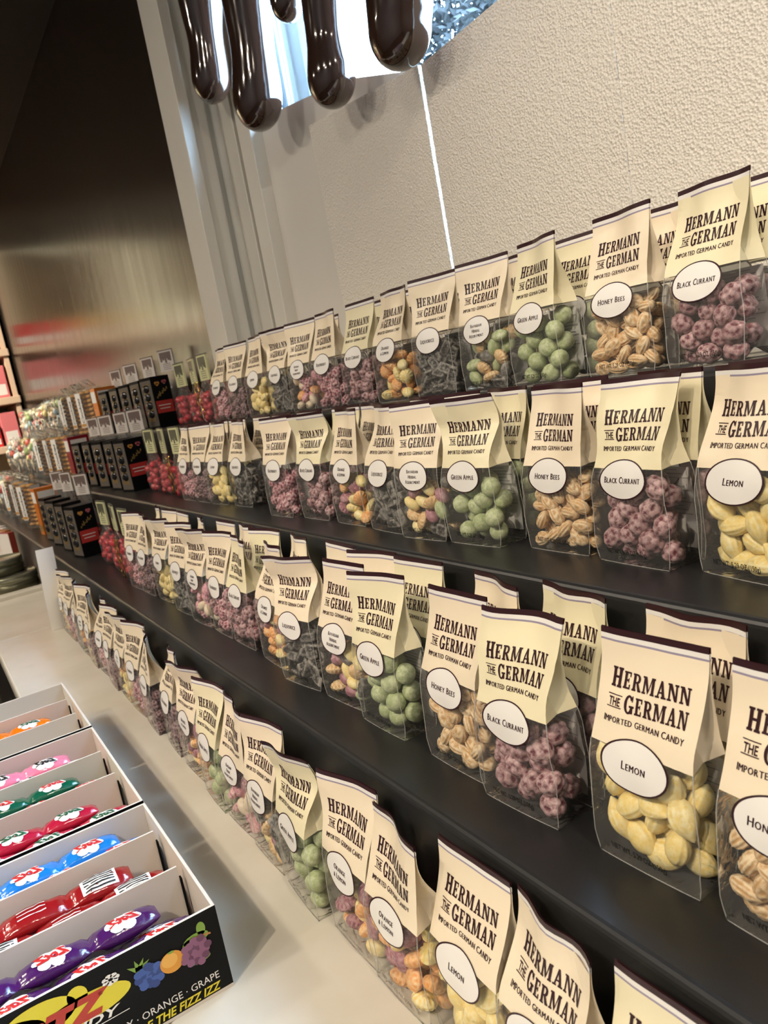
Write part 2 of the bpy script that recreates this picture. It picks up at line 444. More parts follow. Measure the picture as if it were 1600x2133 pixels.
root = thing('bush', 'leafy grey-green bush outside behind the window', 'bush', P(-9.7, 9.0, FLOOR))
o = obj('foliage', mb.mesh('foliage', [mat('leaf_pale', (.006, .0075, .008), .8), mat('leaf_mid', (.0016, .0024, .0028), .8), mat('leaf_light', (.014, .016, .016), .8)]), root, Vector((9.7 * S, -9.0 * S, EYE)))
mb = MB(); mb.tube([(0, 0, 0), (.05, .02, 2.0), (-.05, 0, 5.0), (.1, .05, 8.0)], [.12, .1, .08, .03], 8)
obj('stem', mb.mesh('stem', [mat('bark', (.09, .07, .05), .8)]), root)
slabbox('ground_outside', (-30, 4.25, FLOOR - .3), (10, 30, FLOOR), 'counter')

# ------------------------------------------------------------------ counter and black stepped display
CT = -1.786
def counter(label, boxes):
    mb = MB()
    for a, b in boxes: mb.box(a, b)
    root = thing('counter', label, 'counter', P(0, 0, FLOOR))
    o = bevel(obj('countertop', mb.mesh('countertop', ['counter']), root, Vector((0, 0, EYE))), .02)
    return root
c1 = counter('near cream laminate counter carrying candy boxes and first row of bags', [((-7.70, .24, CT - .12), (3.0, 2.6, CT)), ((-5.3, -.72, CT - .12), (3.0, .24, CT))])
mb = MB(); mb.box((-7.70, .34, 0), (3.0, 2.6, CT - .12 - FLOOR)); mb.box((-5.2, -.62, 0), (3.0, .34, CT - .12 - FLOOR))
obj('cabinet_base', mb.mesh('cabinet_base', ['black']), c1)
c2 = counter('far cream counter section beyond the seam with raised end strip', [((-9.62, .24, CT - .12), (-7.715, 2.6, CT)), ((-9.78, .24, CT - .12), (-9.62, .985, CT + .05))])
mb = MB(); mb.box((-9.7, .34, 0), (-7.715, 2.6, CT - .12 - FLOOR)); obj('cabinet_base', mb.mesh('cabinet_base', ['black']), c2)
c3 = counter('pale counter at the far end under the tins and slim boxes', [((-20.0, .24, CT - .12), (-9.80, 2.6, CT))])
mb = MB(); mb.box((-20.0, .34, 0), (-9.80, 2.6, CT - .12 - FLOOR)); obj('cabinet_base', mb.mesh('cabinet_base', ['black']), c3)

ST = {1: CT, 2: -1.247, 3: -.708, 4: -.169}
root = thing('stepped_display', 'long black three-step display stand along the wall', 'display stand', P(0, 1.0, CT))
for k, (y, z) in enumerate(((1.0, -1.247), (1.538, -.708), (2.076, -.169))):
    mb = MB(); mb.box((-19.5, y - 1.0, .001), (3.0, y - 1.0 + (.538 if k < 2 else .534), z - CT))
    bevel(obj('step', mb.mesh('step', ['black']), root), .022, 4)

# ------------------------------------------------------------------ chocolate drips
def drips():
    segs = []
    def drip(pts):                    # (x, z, radius)
        for (x0, z0, r0), (x1, z1, r1) in zip(pts, pts[1:]):
            n = max(2, int(abs(z0 - z1) / .03))
            for i in range(n + 1):
                t = i / n; s = t * t * (3 - 2 * t)
                segs.append((x0 + (x1 - x0) * t, z0 + (z1 - z0) * t, r0 + (r1 - r0) * s))
    drip([(-6.02, 4.2, .23), (-6.06, 3.1, .21), (-6.12, 2.75, .17), (-6.17, 2.50, .185)])
    drip([(-5.27, 4.2, .26), (-5.30, 2.75, .205), (-5.35, 2.40, .185), (-5.43, 2.07, .215)])
    drip([(-4.72, 4.2, .18), (-4.74, 2.65, .15), (-4.75, 2.42, .13)])
    drip([(-4.30, 4.2, .22), (-4.31, 2.25, .16), (-4.36, 2.02, .15), (-4.38, 1.81, .18)])
    drip([(-3.55, 4.2, .26), (-3.57, 1.95, .21), (-3.60, 1.80, .205), (-3.62, 1.755, .20)])
    drip([(-2.6, 4.2, .25), (-2.6, 2.9, .2), (-2.6, 2.6, .2)])
    drip([(-1.6, 4.2, .25), (-1.6, 2.5, .2), (-1.6, 2.2, .2)])
    mb = MB()
    for x, z, r in segs: pass
    # sample each drip as an upright tube with rounded tip, then merge by remeshing
    cur = []
    def flush():
        if not cur: return
        n = 20; vs = []; fs = []; rows = list(cur)
        x, z, r = rows[-1]
        for a in (20, 40, 58, 72, 82, 88): rows.append((x, z - r * math.sin(R(a)), r * math.cos(R(a))))
        for x, z, r in rows:
            for k in range(n):
                t = 2 * math.pi * k / n; vs.append((x + r * math.cos(t), 2.76 + r * .82 * math.sin(t), z))
        for i in range(len(rows) - 1):
            for k in range(n):
                fs.append((i * n + k, (i + 1) * n + k, (i + 1) * n + (k + 1) % n, i * n + (k + 1) % n))
        fs += [tuple(range(n)), tuple((len(rows) - 1) * n + k for k in range(n))[::-1]]
        mb.add(vs, fs, 0, True)
    for sgm in segs:
        if cur and sgm[1] > cur[-1][1] + .5: flush(); cur = []
        cur.append(sgm)
    flush()
    mb.box((-6.4, 2.58, 4.05), (1.5, 2.94, 4.5))
    for x0, z0 in ((-5.66, 3.0), (-5.0, 2.85), (-4.5, 2.75), (-3.95, 2.85)):
        pass
    o = obj('chocolate_drip_trim', mb.mesh('chocolate_drip_trim', ['choc']), None, P(0, 0, 0))
    m = o.modifiers.new('r', 'REMESH'); m.mode = 'VOXEL'; m.voxel_size = .022 * S; m.use_smooth_shade = True
    m = o.modifiers.new('s', 'SMOOTH'); m.iterations = 6; m.factor = .6
    tag(o, 'glossy dark brown melted chocolate drips hanging over the window', 'decoration')
drips()

# ------------------------------------------------------------------ candies
def sst(a, b, x):
    t = min(1, max(0, (x - a) / (b - a))); return t * t * (3 - 2 * t)
def ico(sub):
    bm = bmesh.new(); bmesh.ops.create_icosphere(bm, subdivisions=sub, radius=1)
    v = [v.co.copy() for v in bm.verts]; f = [tuple(x.index for x in q.verts) for q in bm.faces]; bm.free(); return v, f
ICO = {s: ico(s) for s in (2, 3, 4)}
def fib(n):
    out = []
    for i in range(n):
        z = 1 - 2 * (i + .5) / n; t = i * 2.399963; r = math.sqrt(1 - z * z); out.append(Vector((r * math.cos(t), r * math.sin(t), z)))
    return out
def shape(fn, sub): 
    v, f = ICO[sub]; return [fn(p) for p in v], f
def bumpy(ax, n, amp, seed, sharp=1.0):
    pts = fib(n); rad = math.sqrt(4 / n) * 1.05
    def fn(p):
        d = min((p - q).length for q in pts) / rad
        k = 1 - amp + amp * 1.5 * max(0.0, 1 - d * d) ** (.5 * sharp) + .05 * noise.noise(p * 1.7 + Vector((seed, 0, 0)))
        return (p.x * ax[0] * k, p.y * ax[1] * k, p.z * ax[2] * k)
    return fn
def f_apple(p):
    k = 1 + .03 * noise.noise(p * 2.0) - (.02 if abs(p.z) < .05 else 0); return (p.x * .0375 * k, p.y * .0375 * k, p.z * .036 * k)
def f_lemon(p):
    t = abs(p.x); an = math.atan2(p.z, p.y); q = abs(p.z) / max(.001, math.sqrt(1 - min(.9999, p.x * p.x)))
    pinch = 1 - .50 * t ** 3
    rim = .13 * math.exp(-(q / .16) ** 2) + .07 * math.exp(-((q - .50) / .12) ** 2)
    cell = .045 * math.cos(p.x * 20) * math.cos(p.y * 20) * sst(.6, .8, q)
    k = 1 + (rim + cell) * (1 - t ** 4)
    return (p.x * .050 * (1 + .10 * t ** 6), p.y * .032 * k * pinch, p.z * .027 * k * pinch)
def f_honey(p):
    t = abs(p.x); an = math.atan2(p.z, p.y); q = abs(p.z) / max(.001, math.sqrt(1 - min(.9999, p.x * p.x)))
    side = .085 * math.cos(an * 10) * (1 - sst(.55, .75, q))
    r = math.hypot(p.x, p.y * 1.3)
    face = .10 * math.cos(6 * math.atan2(p.y * 1.4, p.x)) * sst(.60, .8, q) * sst(.15, .4, r) - .06 * math.exp(-((r - .55) / .08) ** 2) * sst(.55, .75, q)
    k = 1 + (side + face) * (1 - t ** 5)
    return (p.x * .039, p.y * .026 * k, p.z * .0205 * k)
def f_liq(p):
    def se(a, e): return math.copysign(abs(a) ** e, a)
    q = (abs(p.x) ** 9 + abs(p.y) ** 9 + abs(p.z) ** 9) ** (1 / 9)
    x, y, z = p.x / q, p.y / q, p.z / q
    k = 1 + .03 * noise.noise(p * 3) 
    em = -.13 if (abs(z) > .9 and abs(x) < .75 and abs(y) < .6 and math.sin(x * 17) > -.1) else 0
    end = 1 - .22 * max(0, abs(x) - .55)
    return (x * .040 * k, y * .024 * k * end, z * (.0195 + em * .03) * k)
def f_seg(p):
    a = math.atan2(p.y, p.x); r = math.hypot(p.x, p.y)
    k = 1 + .085 * math.cos(a * 12) * min(1, r * 1.6) * min(1, abs(p.z) * 2.5) + .07 * math.exp(-(p.z / .2) ** 2)
    return (p.x * .039 * k, p.y * .033 * k, p.z * .022 * k)
def f_log(p):
    a = math.atan2(p.z, p.y); k = 1 + .10 * math.cos(a * 9) * (1 - p.x ** 4)
    return (p.x * .040, p.y * .026 * k, p.z * .025 * k)
def f_drop(p):
    k = 1 + .03 * noise.noise(p * 2.5); return (p.x * .042 * k, p.y * .028 * k, p.z * .024 * k)

CM = dict(
 apple=sugar('apple_green_sugar', (.25, .335, .115), (.62, .68, .43), .8),
 lemon=sugar('lemon_yellow_sugar', (.88, .66, .19), (.96, .87, .52), .8),
 currant=sugar('currant_purple_sugar', (.135, .022, .038), (.62, .42, .43), .9, .45),
 honey=sugar('honey_amber_sugar', (.60, .35, .14), (.92, .75, .50), .85),
 liquorice=sugar('liquorice_black_sugar', (.011, .010, .009), (.40, .375, .34), .62, .5),
 raspberry=sugar('raspberry_mauve_sugar', (.30, .05, .09), (.76, .52, .54), .9),
 blackberry=sugar('blackberry_plum_sugar', (.085, .022, .030), (.42, .30, .31), .7),
 orange=sugar('orange_sugar', (.84, .34, .075), (.95, .70, .40), .65),
 plum=sugar('plum_sugar', (.28, .075, .115), (.58, .34, .38), .7),
 tan=sugar('herbal_tan_sugar', (.66, .40, .16), (.90, .72, .46), .7),
 pink=sugar('pink_sugar', (.62, .21, .28), (.86, .60, .62), .7),
 ivory=sugar('ivory_sugar', (.75, .60, .40), (.88, .80, .66), .6),
 cherry=sugar('cherry_red_sugar', (.36, .008, .020), (.62, .10, .12), .5, .3),
)
def cmesh(nm, fn, sub, m):
    v, f = shape(fn, sub); mb = MB(); mb.add(v, f, 0, True); return mb.mesh(nm, [CM[m]])
_cfn = dict(apple=(f_apple, 3), lemon=(f_lemon, 4), honey=(f_honey, 4), currant=(bumpy((.0385, .0335, .032), 20, .15, 1, .7), 4), raspberry=(bumpy((.036, .032, .031), 32, .20, 3, .8), 4),
            liq=(f_liq, 4), seg=(f_seg, 4), log=(f_log, 3), drop=(f_drop, 3), cherry=(bumpy((.034, .034, .033), 24, .14, 5), 3))
def variants(nm, specs):
    return [(cmesh(nm, *_cfn[k], m), k, m) for k, m in specs]
KIND = dict(          # flavour -> (candy object name, pack radius, count, mesh list, words, group word)
 apple=('green_apple_candy', 0.0370, 24, variants('green_apple_candy', [('apple', 'apple')]), 'round green apple candy'),
 lemon=('lemon_candy', 0.0325, 22, variants('lemon_candy', [('lemon', 'lemon')]), 'pale yellow lemon candy'),
 currant=('black_currant_candy', .0330, 27, variants('black_currant_candy', [('currant', 'currant')]), 'dusty purple berry candy'),
 honey=('honey_candy', 0.0270, 28, variants('honey_candy', [('honey', 'honey')]), 'amber honey candy'),
 liquorice=('liquorice_candy', 0.0265, 30, variants('liquorice_candy', [('liq', 'liquorice')]), 'black liquorice candy'),
 raspberry=('raspberry_candy', 0.0320, 26, variants('raspberry_candy', [('raspberry', 'raspberry')]), 'mauve raspberry candy'),
 blackberry=('blackberry_candy', 0.0320, 26, variants('blackberry_candy', [('raspberry', 'blackberry')]), 'dark plum blackberry candy'),
 citrus=('citrus_candy', 0.0315, 25, variants('citrus_candy', [('seg', 'orange'), ('seg', 'lemon'), ('seg', 'plum'), ('seg', 'orange'), ('drop', 'lemon')]), 'ribbed citrus candy'),
 herbal=('herbal_candy', 0.0305, 26, variants('herbal_candy', [('seg', 'tan'), ('liq', 'liquorice'), ('drop', 'lemon'), ('log', 'plum'), ('seg', 'tan'), ('log', 'liquorice'), ('drop', 'apple'), ('liq', 'liquorice')]), 'mixed herbal candy'),
 fruit=('fruit_candy', 0.0320, 26, variants('fruit_candy', [('seg', 'pink'), ('drop', 'ivory'), ('seg', 'orange'), ('raspberry', 'raspberry'), ('seg', 'pink')]), 'mixed fruit candy'),
 cherry=('red_berry_candy', 0.0325, 22, variants('red_berry_candy', [('cherry', 'cherry')]), 'bright red berry candy'),
)
def pack(n, r, W, D, seed, z0=.004, zmax=.30):
    g = np.random.default_rng(seed); P_ = np.zeros((0, 3)); ax, ay = W / 2 - r * 1.16 - .004, (.002 + r * .88, D - r * .95)
    for i in range(n):
        X = g.uniform(-ax, ax, 90); Y = g.uniform(ay[0], max(ay[1], ay[0] + .001), 90); Z = np.full(90, z0 + r)
        if len(P_):
            d2 = (X[:, None] - P_[None, :, 0]) ** 2 + (Y[:, None] - P_[None, :, 1]) ** 2
            h = P_[None, :, 2] + np.sqrt(np.maximum(0, 4 * r * r * .90 - d2)); h[d2 >= 4 * r * r * .90] = 0
            Z = np.maximum(Z, h.max(1))
        k = int(np.argmin(Z + g.uniform(0, .006, 90)))
        if Z[k] + r > zmax: break
        P_ = np.vstack([P_, [X[k], Y[k], Z[k]]])
    return P_
ZFILL = dict(apple=.305, lemon=.28, currant=.285, honey=.29, liquorice=.265, raspberry=.275, blackberry=.265, citrus=.275, herbal=.265, fruit=.27, cherry=.28)
STUFF = {}
def fill_bag(fl, loc, rz, label, group, seed, W, D, H, far=False):
    nm, r, n, ms, words = KIND[fl]
    pts = pack(60, r, W, D, seed, zmax=ZFILL[fl])
    g = random.Random(seed); ro = Matrix.Rotation(rz, 3, 'Z')
    for p in pts:
        me, kk, mm = ms[g.randrange(len(ms))]
        q = loc + ro @ Vector((p[0] * S, p[1] * S, p[2] * S))
        tl = .22 if p[2] < r + .018 else 1.25
        e = (g.uniform(0, 6.28), g.uniform(-tl, tl), g.uniform(-.4, .4) + rz)
        if far:
            STUFF.setdefault(fl, []).append((q, e, kk, mm))
        else:
            o = bpy.data.objects.new(nm, me); o.location = q; o.rotation_euler = e; C.objects.link(o)
            o['label'] = label; o['category'] = 'candy'; o['group'] = group

# ------------------------------------------------------------------ the paper-topped candy bags
BW, BD, BH, VC = .285, .13, .56, .53
def bag_fn(lx, ly, tw, wa, ph, waist, seed, fold=0.0):
    def deform(x, y, z):
        v = z / BH; k = sst(.5, .95, v); c = y - BD / 2
        a = tw * k; x, c = x * math.cos(a) - c * math.sin(a), x * math.sin(a) + c * math.cos(a)
        y = c + BD / 2 + ly * v * v + wa * math.sin(x / BW * 7.5 + ph) * k
        y += .012 * noise.noise(Vector((x * 9, z * 8, seed))) * sst(.45, .62, v)
        if v < .5: y += .007 * noise.noise(Vector((x * 11, z * 10, seed + 7.3))) * sst(.02, .12, v) * (1 - sst(.38, .5, v)); x += .006 * noise.noise(Vector((seed + 3.1, z * 11, y * 9))) * sst(.02, .12, v) * (1 - sst(.4, .52, v))
        y += fold * max(0, v - .80) * (1 + .5 * x / BW)
        return (x + lx * v * v, y, z - .5 * (ly * v) ** 2)
    def wd(v): return BW * (1 - waist * math.exp(-((v - .62) / .13) ** 2) + .030 * math.exp(-((v - .22) / .13) ** 2) - .035 * (1 - sst(0, .07, v)))
    def hd(v): return BD / 2 * (1 - sst(.42, .93, v)) + .0022
    def fr(u, v, off=0.0):
        y = BD / 2 - hd(v) - .012 * (1 - 4 * u * u) * math.exp(-((v - .22) / .2) ** 2) - off
        return deform(u * wd(v), y, v * BH)
    def bk(u, v, off=0.0):
        y = BD / 2 + hd(v) + .008 * (1 - 4 * u * u) * math.exp(-((v - .22) / .2) ** 2) + off
        return deform(u * wd(v) * 1.01, y, v * BH)
    def sd(sg):
        def f(s, v):
            g = .27 * BW * sst(.42, .80, v)
            return deform(sg * (wd(v) / 2 - g * (1 - abs(2 * s - 1))), BD / 2 - hd(v) + 2 * hd(v) * s, v * BH)
        return f
    return fr, bk, sd
def lin(a, b, n): return [a + (b - a) * i / n for i in range(n + 1)]
T_HER, T_GER, T_THE = slab('HERMANN'), slab('GERMAN', 1.12), sans('THE', .02)
T_IMP, T_NET = caps('IMPORTED GERMAN CANDY', .03, .92), sans('NET WT. 5.29 OZ (150g)', .015)
T_NUT = sans('Nutrition Facts', .01)
L_ = .05
PRINT = [fit(T_HER, -.36, .38, .764, .067, L_), fit(T_GER, -.20, .385, .674, .067, L_), fit(T_THE, -.355, -.24, .689, .032, L_), fit(T_IMP, -.385, .385, .622, .026, L_)]
NET = fit(T_NET, -.32, .22, .058, .026, L_)
NAMES = dict(apple=['GREEN APPLE'], lemon=['LEMON'], currant=['BLACK CURRANT'], honey=['HONEY BEES'], liquorice=['LIQUORICE'], raspberry=['RASPBERRY'], blackberry=['BLACKBERRY'],
             citrus=['ORANGE', '& LEMON'], herbal=['BAVARIAN', 'HERBAL', 'ASSORTMENT'], fruit=['RUSSIAN', 'FRUIT', 'ASSORTMENT'])
TINT = dict(apple='cream_y', currant='cream_y')
VAR = [bag_fn(*a) for a in ((.014, .03, 0, .005, 0, .02, 1), (-.012, .022, .22, .009, 1, .07, 2), (.022, .0, -.20, .010, 2.4, .09, 3), (-.02, .01, .26, .012, 4, .13, 4, -.18), (.012, .03, -.10, .008, 5.2, .05, 5), (.028, .0, .05, .012, .6, .12, 6, .12))]
VS_T = [.53, .57, .61, .65, .69, .73, .77, .80, .83, .86, .89, .92, .944, .953, .957, .974, .988, 1.0]
_bm = {}
def bag_meshes(vi, fl):
    tint = TINT.get(fl, 'cream_p')
    fr, bk, sd = VAR[vi]
    if ('w', vi, tint) not in _bm:
        mb = MB(); us = lin(-.5, .5, 12)
        for vs, mi in ((VS_T[:13], 0), (VS_T[12:14], 3), (VS_T[13:16], 2), (VS_T[15:], 1)):
            mb.grid(fr, us, vs, mi); mb.grid(bk, us, vs, mi, flip=True)
        for sg in (-1, 1):
            mb.grid(sd(sg), [0, .5], VS_T[:14], 0, flip=sg < 0); mb.grid(sd(sg), [.5, 1], VS_T[:14], 0, flip=sg < 0)
        for t in PRINT: mb.flat(lambda u, v: fr(u, v, .0012), t, 1)
        for yy in (.681, .729):
            mb.grid(lambda u, v: fr(u, v, .0012), lin(-.37, -.225, 3), [yy, yy + .004], 1)
        _bm['w', vi, tint] = mb.mesh('printed_wrap', [tint, 'maroon', 'white', 'lilac'])
    if ('f', vi) not in _bm:
        mb = MB(); us = lin(-.5, .5, 10); vs = [0, .02, .05, .1, .16, .22, .29, .36, .44, .48, VC]
        mb.grid(fr, us, vs, 0); mb.grid(bk, us, vs, 0, flip=True)
        for sg in (-1, 1): mb.grid(sd(sg), [0, .5, 1], vs, 0, flip=sg < 0)
        for sx in (-.5, .5):
            mb.tube([fr(sx, v) for v in vs], .0016, 4, 2); mb.tube([bk(sx, v) for v in vs], .0016, 4, 2)
        mb.tube([fr(u, 0, -.001) for u in us], .0016, 4, 2); mb.tube([bk(u, 0, -.001) for u in us], .0016, 4, 2)
        b0 = [fr(u, 0) for u in us]; b1 = [bk(u, 0) for u in us]
        mb.add(b0 + b1, [(i, i + 11, i + 12, i + 1) for i in range(10)], 0)
        mb.flat(lambda u, v: fr(u, v, .002), NET, 1)
        _bm['f', vi] = mb.mesh('clear_film', ['film', 'black_ink', 'film_edge'])
    if ('l', vi, fl) not in _bm:
        mb = MB(); f1 = lambda u, v: fr(u, v, .0022); f2 = lambda u, v: fr(u, v, .0030)
        mb.disc(f1, -.04, .472, .335, .108, 0, 32, (.3, .6, .94))
        mb.ring(f1, -.04, .472, .335, .108, .94, 1.0, 1, 40)
        ls = NAMES[fl]; nl = len(ls)
        for i, t in enumerate(ls):
            tt = caps(t, .03); h = .034 if nl == 1 else (.030 if nl == 2 else .025)
            hw = min(.25 if nl < 3 else .23, tt[2] * h * .92)
            y = .472 - h / 2 + (nl - 1) * h * .72 - i * h * 1.5
            mb.flat(f2, fit(tt, -.04 - hw, -.04 + hw, y, h, L_), 1)
        _bm['l', vi, fl] = mb.mesh('flavour_label', ['white', 'maroon'])
    if ('b', vi) not in _bm:
        mb = MB(); f1 = lambda u, v: bk(u, v, -.003)
        mb.grid(f1, lin(-.12, .46, 5), lin(.06, .5, 6), 0)
        f2 = lambda u, v: bk(u, v, -.0045)
        for i in range(13):
            y = .48 - i * .022; mb.grid(f2, lin(-.08, .30 + .12 * ((i * 7) % 3) / 2, 3), [y, y + .006], 1)
        _bm['b', vi] = mb.mesh('back_label', ['white', 'grey_ink'])
    return [_bm['w', vi, tint], _bm['f', vi], _bm['l', vi, fl], _bm['b', vi]]
STEPN = {2: 'lowest', 3: 'middle', 4: 'top'}
PN = ['printed_wrap', 'clear_film', 'flavour_label', 'back_label']
FW = dict(apple='green apple', lemon='lemon', currant='black currant', honey='honey bees', liquorice='liquorice', raspberry='raspberry', blackberry='blackberry', citrus='orange and lemon', herbal='bavarian herbal', fruit='russian fruit')
ROWN = {1: 'on the cream counter', 2: 'on the lowest black step', 3: 'on the middle black step', 4: 'on the top black step'}
def bag(row, fl, x, y, yaw, vi, label, group, seed, short, candies='near'):
    loc = P(x, y, ST[row] + .0015)
    root = thing('candy_bag', label, 'candy bag', loc, R(yaw), group)
    pm = bag_meshes(vi, fl); obj(PN[0], pm[0], root); flm = obj(PN[1], pm[1], root)
    obj(PN[2], pm[2], flm); obj(PN[3], pm[3], flm)
    W = BW - .004
    if candies:
        sh = '%s in %s' % (KIND[fl][4], short)
        fill_bag(fl, loc, R(yaw), sh, 'candies in ' + short, seed, W, BD, .29, candies == 'far')
    return root

COL = [(-.83, 'honey'), (-1.18, 'lemon'), (-1.56, 'currant'), (-1.88, 'honey'), (-2.29, 'apple'), (-2.60, 'herbal'), (-2.93, 'liquorice'), (-3.28, 'citrus'), (-3.68, 'currant'), (-4.0, 'raspberry'),
       (-4.33, 'fruit'), (-4.72, 'liquorice'), (-5.13, 'lemon'), (-5.46, 'blackberry'), (-5.76, 'raspberry')]
CNT = {}
for _, f in COL: CNT[f] = CNT.get(f, 0) + 1
CNT['lemon'] = 2
ROWS = {   # front row: column -> (x, y, yaw, variant)
 2: {0: (-.80, 1.20, 0, 0), 1: (-1.145, 1.205, 2, 0), 2: (-1.55, 1.175, 3.5, 5), 3: (-1.865, 1.195, 0, 0), 4: (-2.285, 1.186, 1, 1), 5: (-2.60, 1.205, 4, 0), 6: (-2.93, 1.176, 8, 3), 7: (-3.285, 1.205, -2, 4),
     8: (-3.68, 1.215, 1, 2), 9: (-3.985, 1.21, 0, 1), 10: (-4.31, 1.2, 3, 3), 11: (-4.67, 1.205, 3, 1), 12: (-5.11, 1.22, 3, 3), 13: (-5.46, 1.2, 3, 2), 14: (-5.76, 1.19, 3, 1)},
 3: {1: (-1.215, 1.77, -8, 4), 2: (-1.572, 1.76, -3, 5), 3: (-1.905, 1.78, 0, 2), 4: (-2.295, 1.725, 4, 3), 5: (-2.60, 1.70, 5, 1), 6: (-2.92, 1.72, -3, 4), 7: (-3.28, 1.74, 0, 2), 8: (-3.66, 1.74, 2, 3),
     9: (-4.02, 1.70, 3, 1), 11: (-4.765, 1.765, 3, 2), 12: (-5.145, 1.74, 5, 4), 13: (-5.47, 1.735, 1, 1), 14: (-5.77, 1.725, 2, 2)},
 4: {2: (-1.555, 2.175, -3, 4), 3: (-1.90, 2.185, 2, 2), 4: (-2.31, 2.17, -4, 2), 5: (-2.645, 2.18, 0, 1), 6: (-2.99, 2.165, 3, 1), 7: (-3.385, 2.17, 0, 4), 8: (-3.74, 2.18, 2, 0), 9: (-4.09, 2.17, 4, 2),
     10: (-4.43, 2.17, 3, 1), 11: (-4.77, 2.17, 2, 3), 12: (-5.17, 2.175, 4, 2), 13: (-5.55, 2.17, 2, 1), 14: (-5.93, 2.17, 1, 4)}}
rb = random.Random(11)
for row, d in ROWS.items():
    for c, (x, y, yaw, vi) in d.items():
        fl = COL[c][1]; nth = ''
        if CNT[fl] > 1: nth = 'nearer ' if c == min(i for i, q in enumerate(COL) if q[1] == fl and i in d) else 'farther '
        if CNT[fl] > 1 and len([1 for i, q in enumerate(COL) if q[1] == fl and i in d]) == 1: nth = ''
        bag(row, fl, x, y, yaw, vi, 'cream-topped %s%s bag, front row %s' % (nth, FW[fl], ROWN[row]), 'front row of candy bags ' + ROWN[row], row * 100 + c, '%s%s bag, front row, %s step' % (nth, FW[fl], STEPN[row]))
    for c in range(1 if row < 4 else 2, 15):
        x0, fl = COL[c]; nth = ''
        if CNT[fl] > 1: nth = 'nearer ' if c == min(i for i, q in enumerate(COL) if q[1] == fl and i >= (1 if row < 4 else 2)) else 'farther '
        if CNT[fl] > 1 and len([1 for i, q in enumerate(COL) if q[1] == fl and i >= (1 if row < 4 else 2)]) == 1: nth = ''
        y0 = {2: 1.362, 3: 1.905, 4: 2.37}[row]
        x = d[c][0] if c in d else x0 - .05
        far = 'near' if (row, c) in ((4, 4), (4, 3), (3, 4)) else 'far'
        bag(row, fl, x + rb.uniform(-.035, .035), y0 + rb.uniform(-.015, .01), rb.uniform(-4, 4), rb.choice((0, 1, 2, 4)), 'cream-topped %s%s bag, rear row %s' % (nth, FW[fl], ROWN[row]), 'rear row of candy bags ' + ROWN[row], row * 100 + c + 50, '%s%s bag, rear row, %s step' % (nth, FW[fl], STEPN[row]), far)
# the row on the counter
R1 = [(-.88, .845, 0, 0, 'currant'), (-1.195, .83, -5, 4, 'honey'), (-1.485, .845, 0, 0, 'lemon'), (-1.77, .815, 1, 2, 'citrus'), (-2.055, .82, 0, 1, 'citrus'), (-2.395, .795, -3, 3, 'apple'), (-2.715, .805, 0, 1, 'herbal'),
      (-3.015, .81, 2, 2, 'fruit'), (-3.32, .80, -2, 1, 'apple'), (-3.67, .82, 1, 3, 'citrus'), (-4.04, .825, -3, 4, 'blackberry'), (-4.42, .815, -2, 2, 'blackberry'), (-4.76, .82, 2, 1, 'raspberry'), (-5.09, .82, -1, 3, 'citrus'),
      (-5.40, .81, -2, 1, 'blackberry'), (-5.72, .825, 3, 4, 'raspberry'), (-6.05, .81, -1, 2, 'blackberry'), (-6.37, .82, 2, 1, 'citrus'), (-6.69, .825, -2, 2, 'liquorice'), (-7.0, .82, 1, 3, 'raspberry'), (-7.30, .82, 0, 1, 'citrus')]
ORD = ['nearest', 'second', 'third', 'fourth', 'fifth', 'sixth', 'seventh', 'eighth', 'ninth', 'tenth', 'eleventh', 'twelfth', 'thirteenth', 'fourteenth', 'fifteenth', 'sixteenth', 'seventeenth', 'eighteenth', 'nineteenth', 'twentieth', 'farthest']
for i, (x, y, yaw, vi, fl) in enumerate(R1):
    bag(1, fl, x, y, yaw, vi, 'cream-topped %s bag, %s from the right on the cream counter' % (FW[fl], ORD[i]) if 0 < i < 20 else 'cream-topped %s bag, %s one on the cream counter' % (FW[fl], ORD[i]), 'candy bags on the cream counter', 900 + i, '%s bag, %s from right on counter' % (FW[fl], ORD[i]))
for fl, L in STUFF.items():
    vs = []; fs = []; sm = []; mi = []; mats = []; mb = MB(); mset = []
    for q, e, kk, mm in L:
        if mm not in mset: mset.append(mm)
        fn = _cfn[kk][0]; v, f = shape(fn, 2)
        mr = Matrix.Rotation(e[2], 3, 'Z') @ Matrix.Rotation(e[1], 3, 'Y') @ Matrix.Rotation(e[0], 3, 'X')
        mb.add([(mr @ Vector(p)) + q / S for p in v], f, mset.index(mm), True)
    nm = KIND[fl][0].replace('_candy', '_candies')
    tag(obj(nm, mb.mesh(nm, [CM[m] for m in mset])), '%s heaps in the rear rows of bags on the black steps' % KIND[fl][4].replace('candy', 'candies'), 'candy', None, 'stuff')

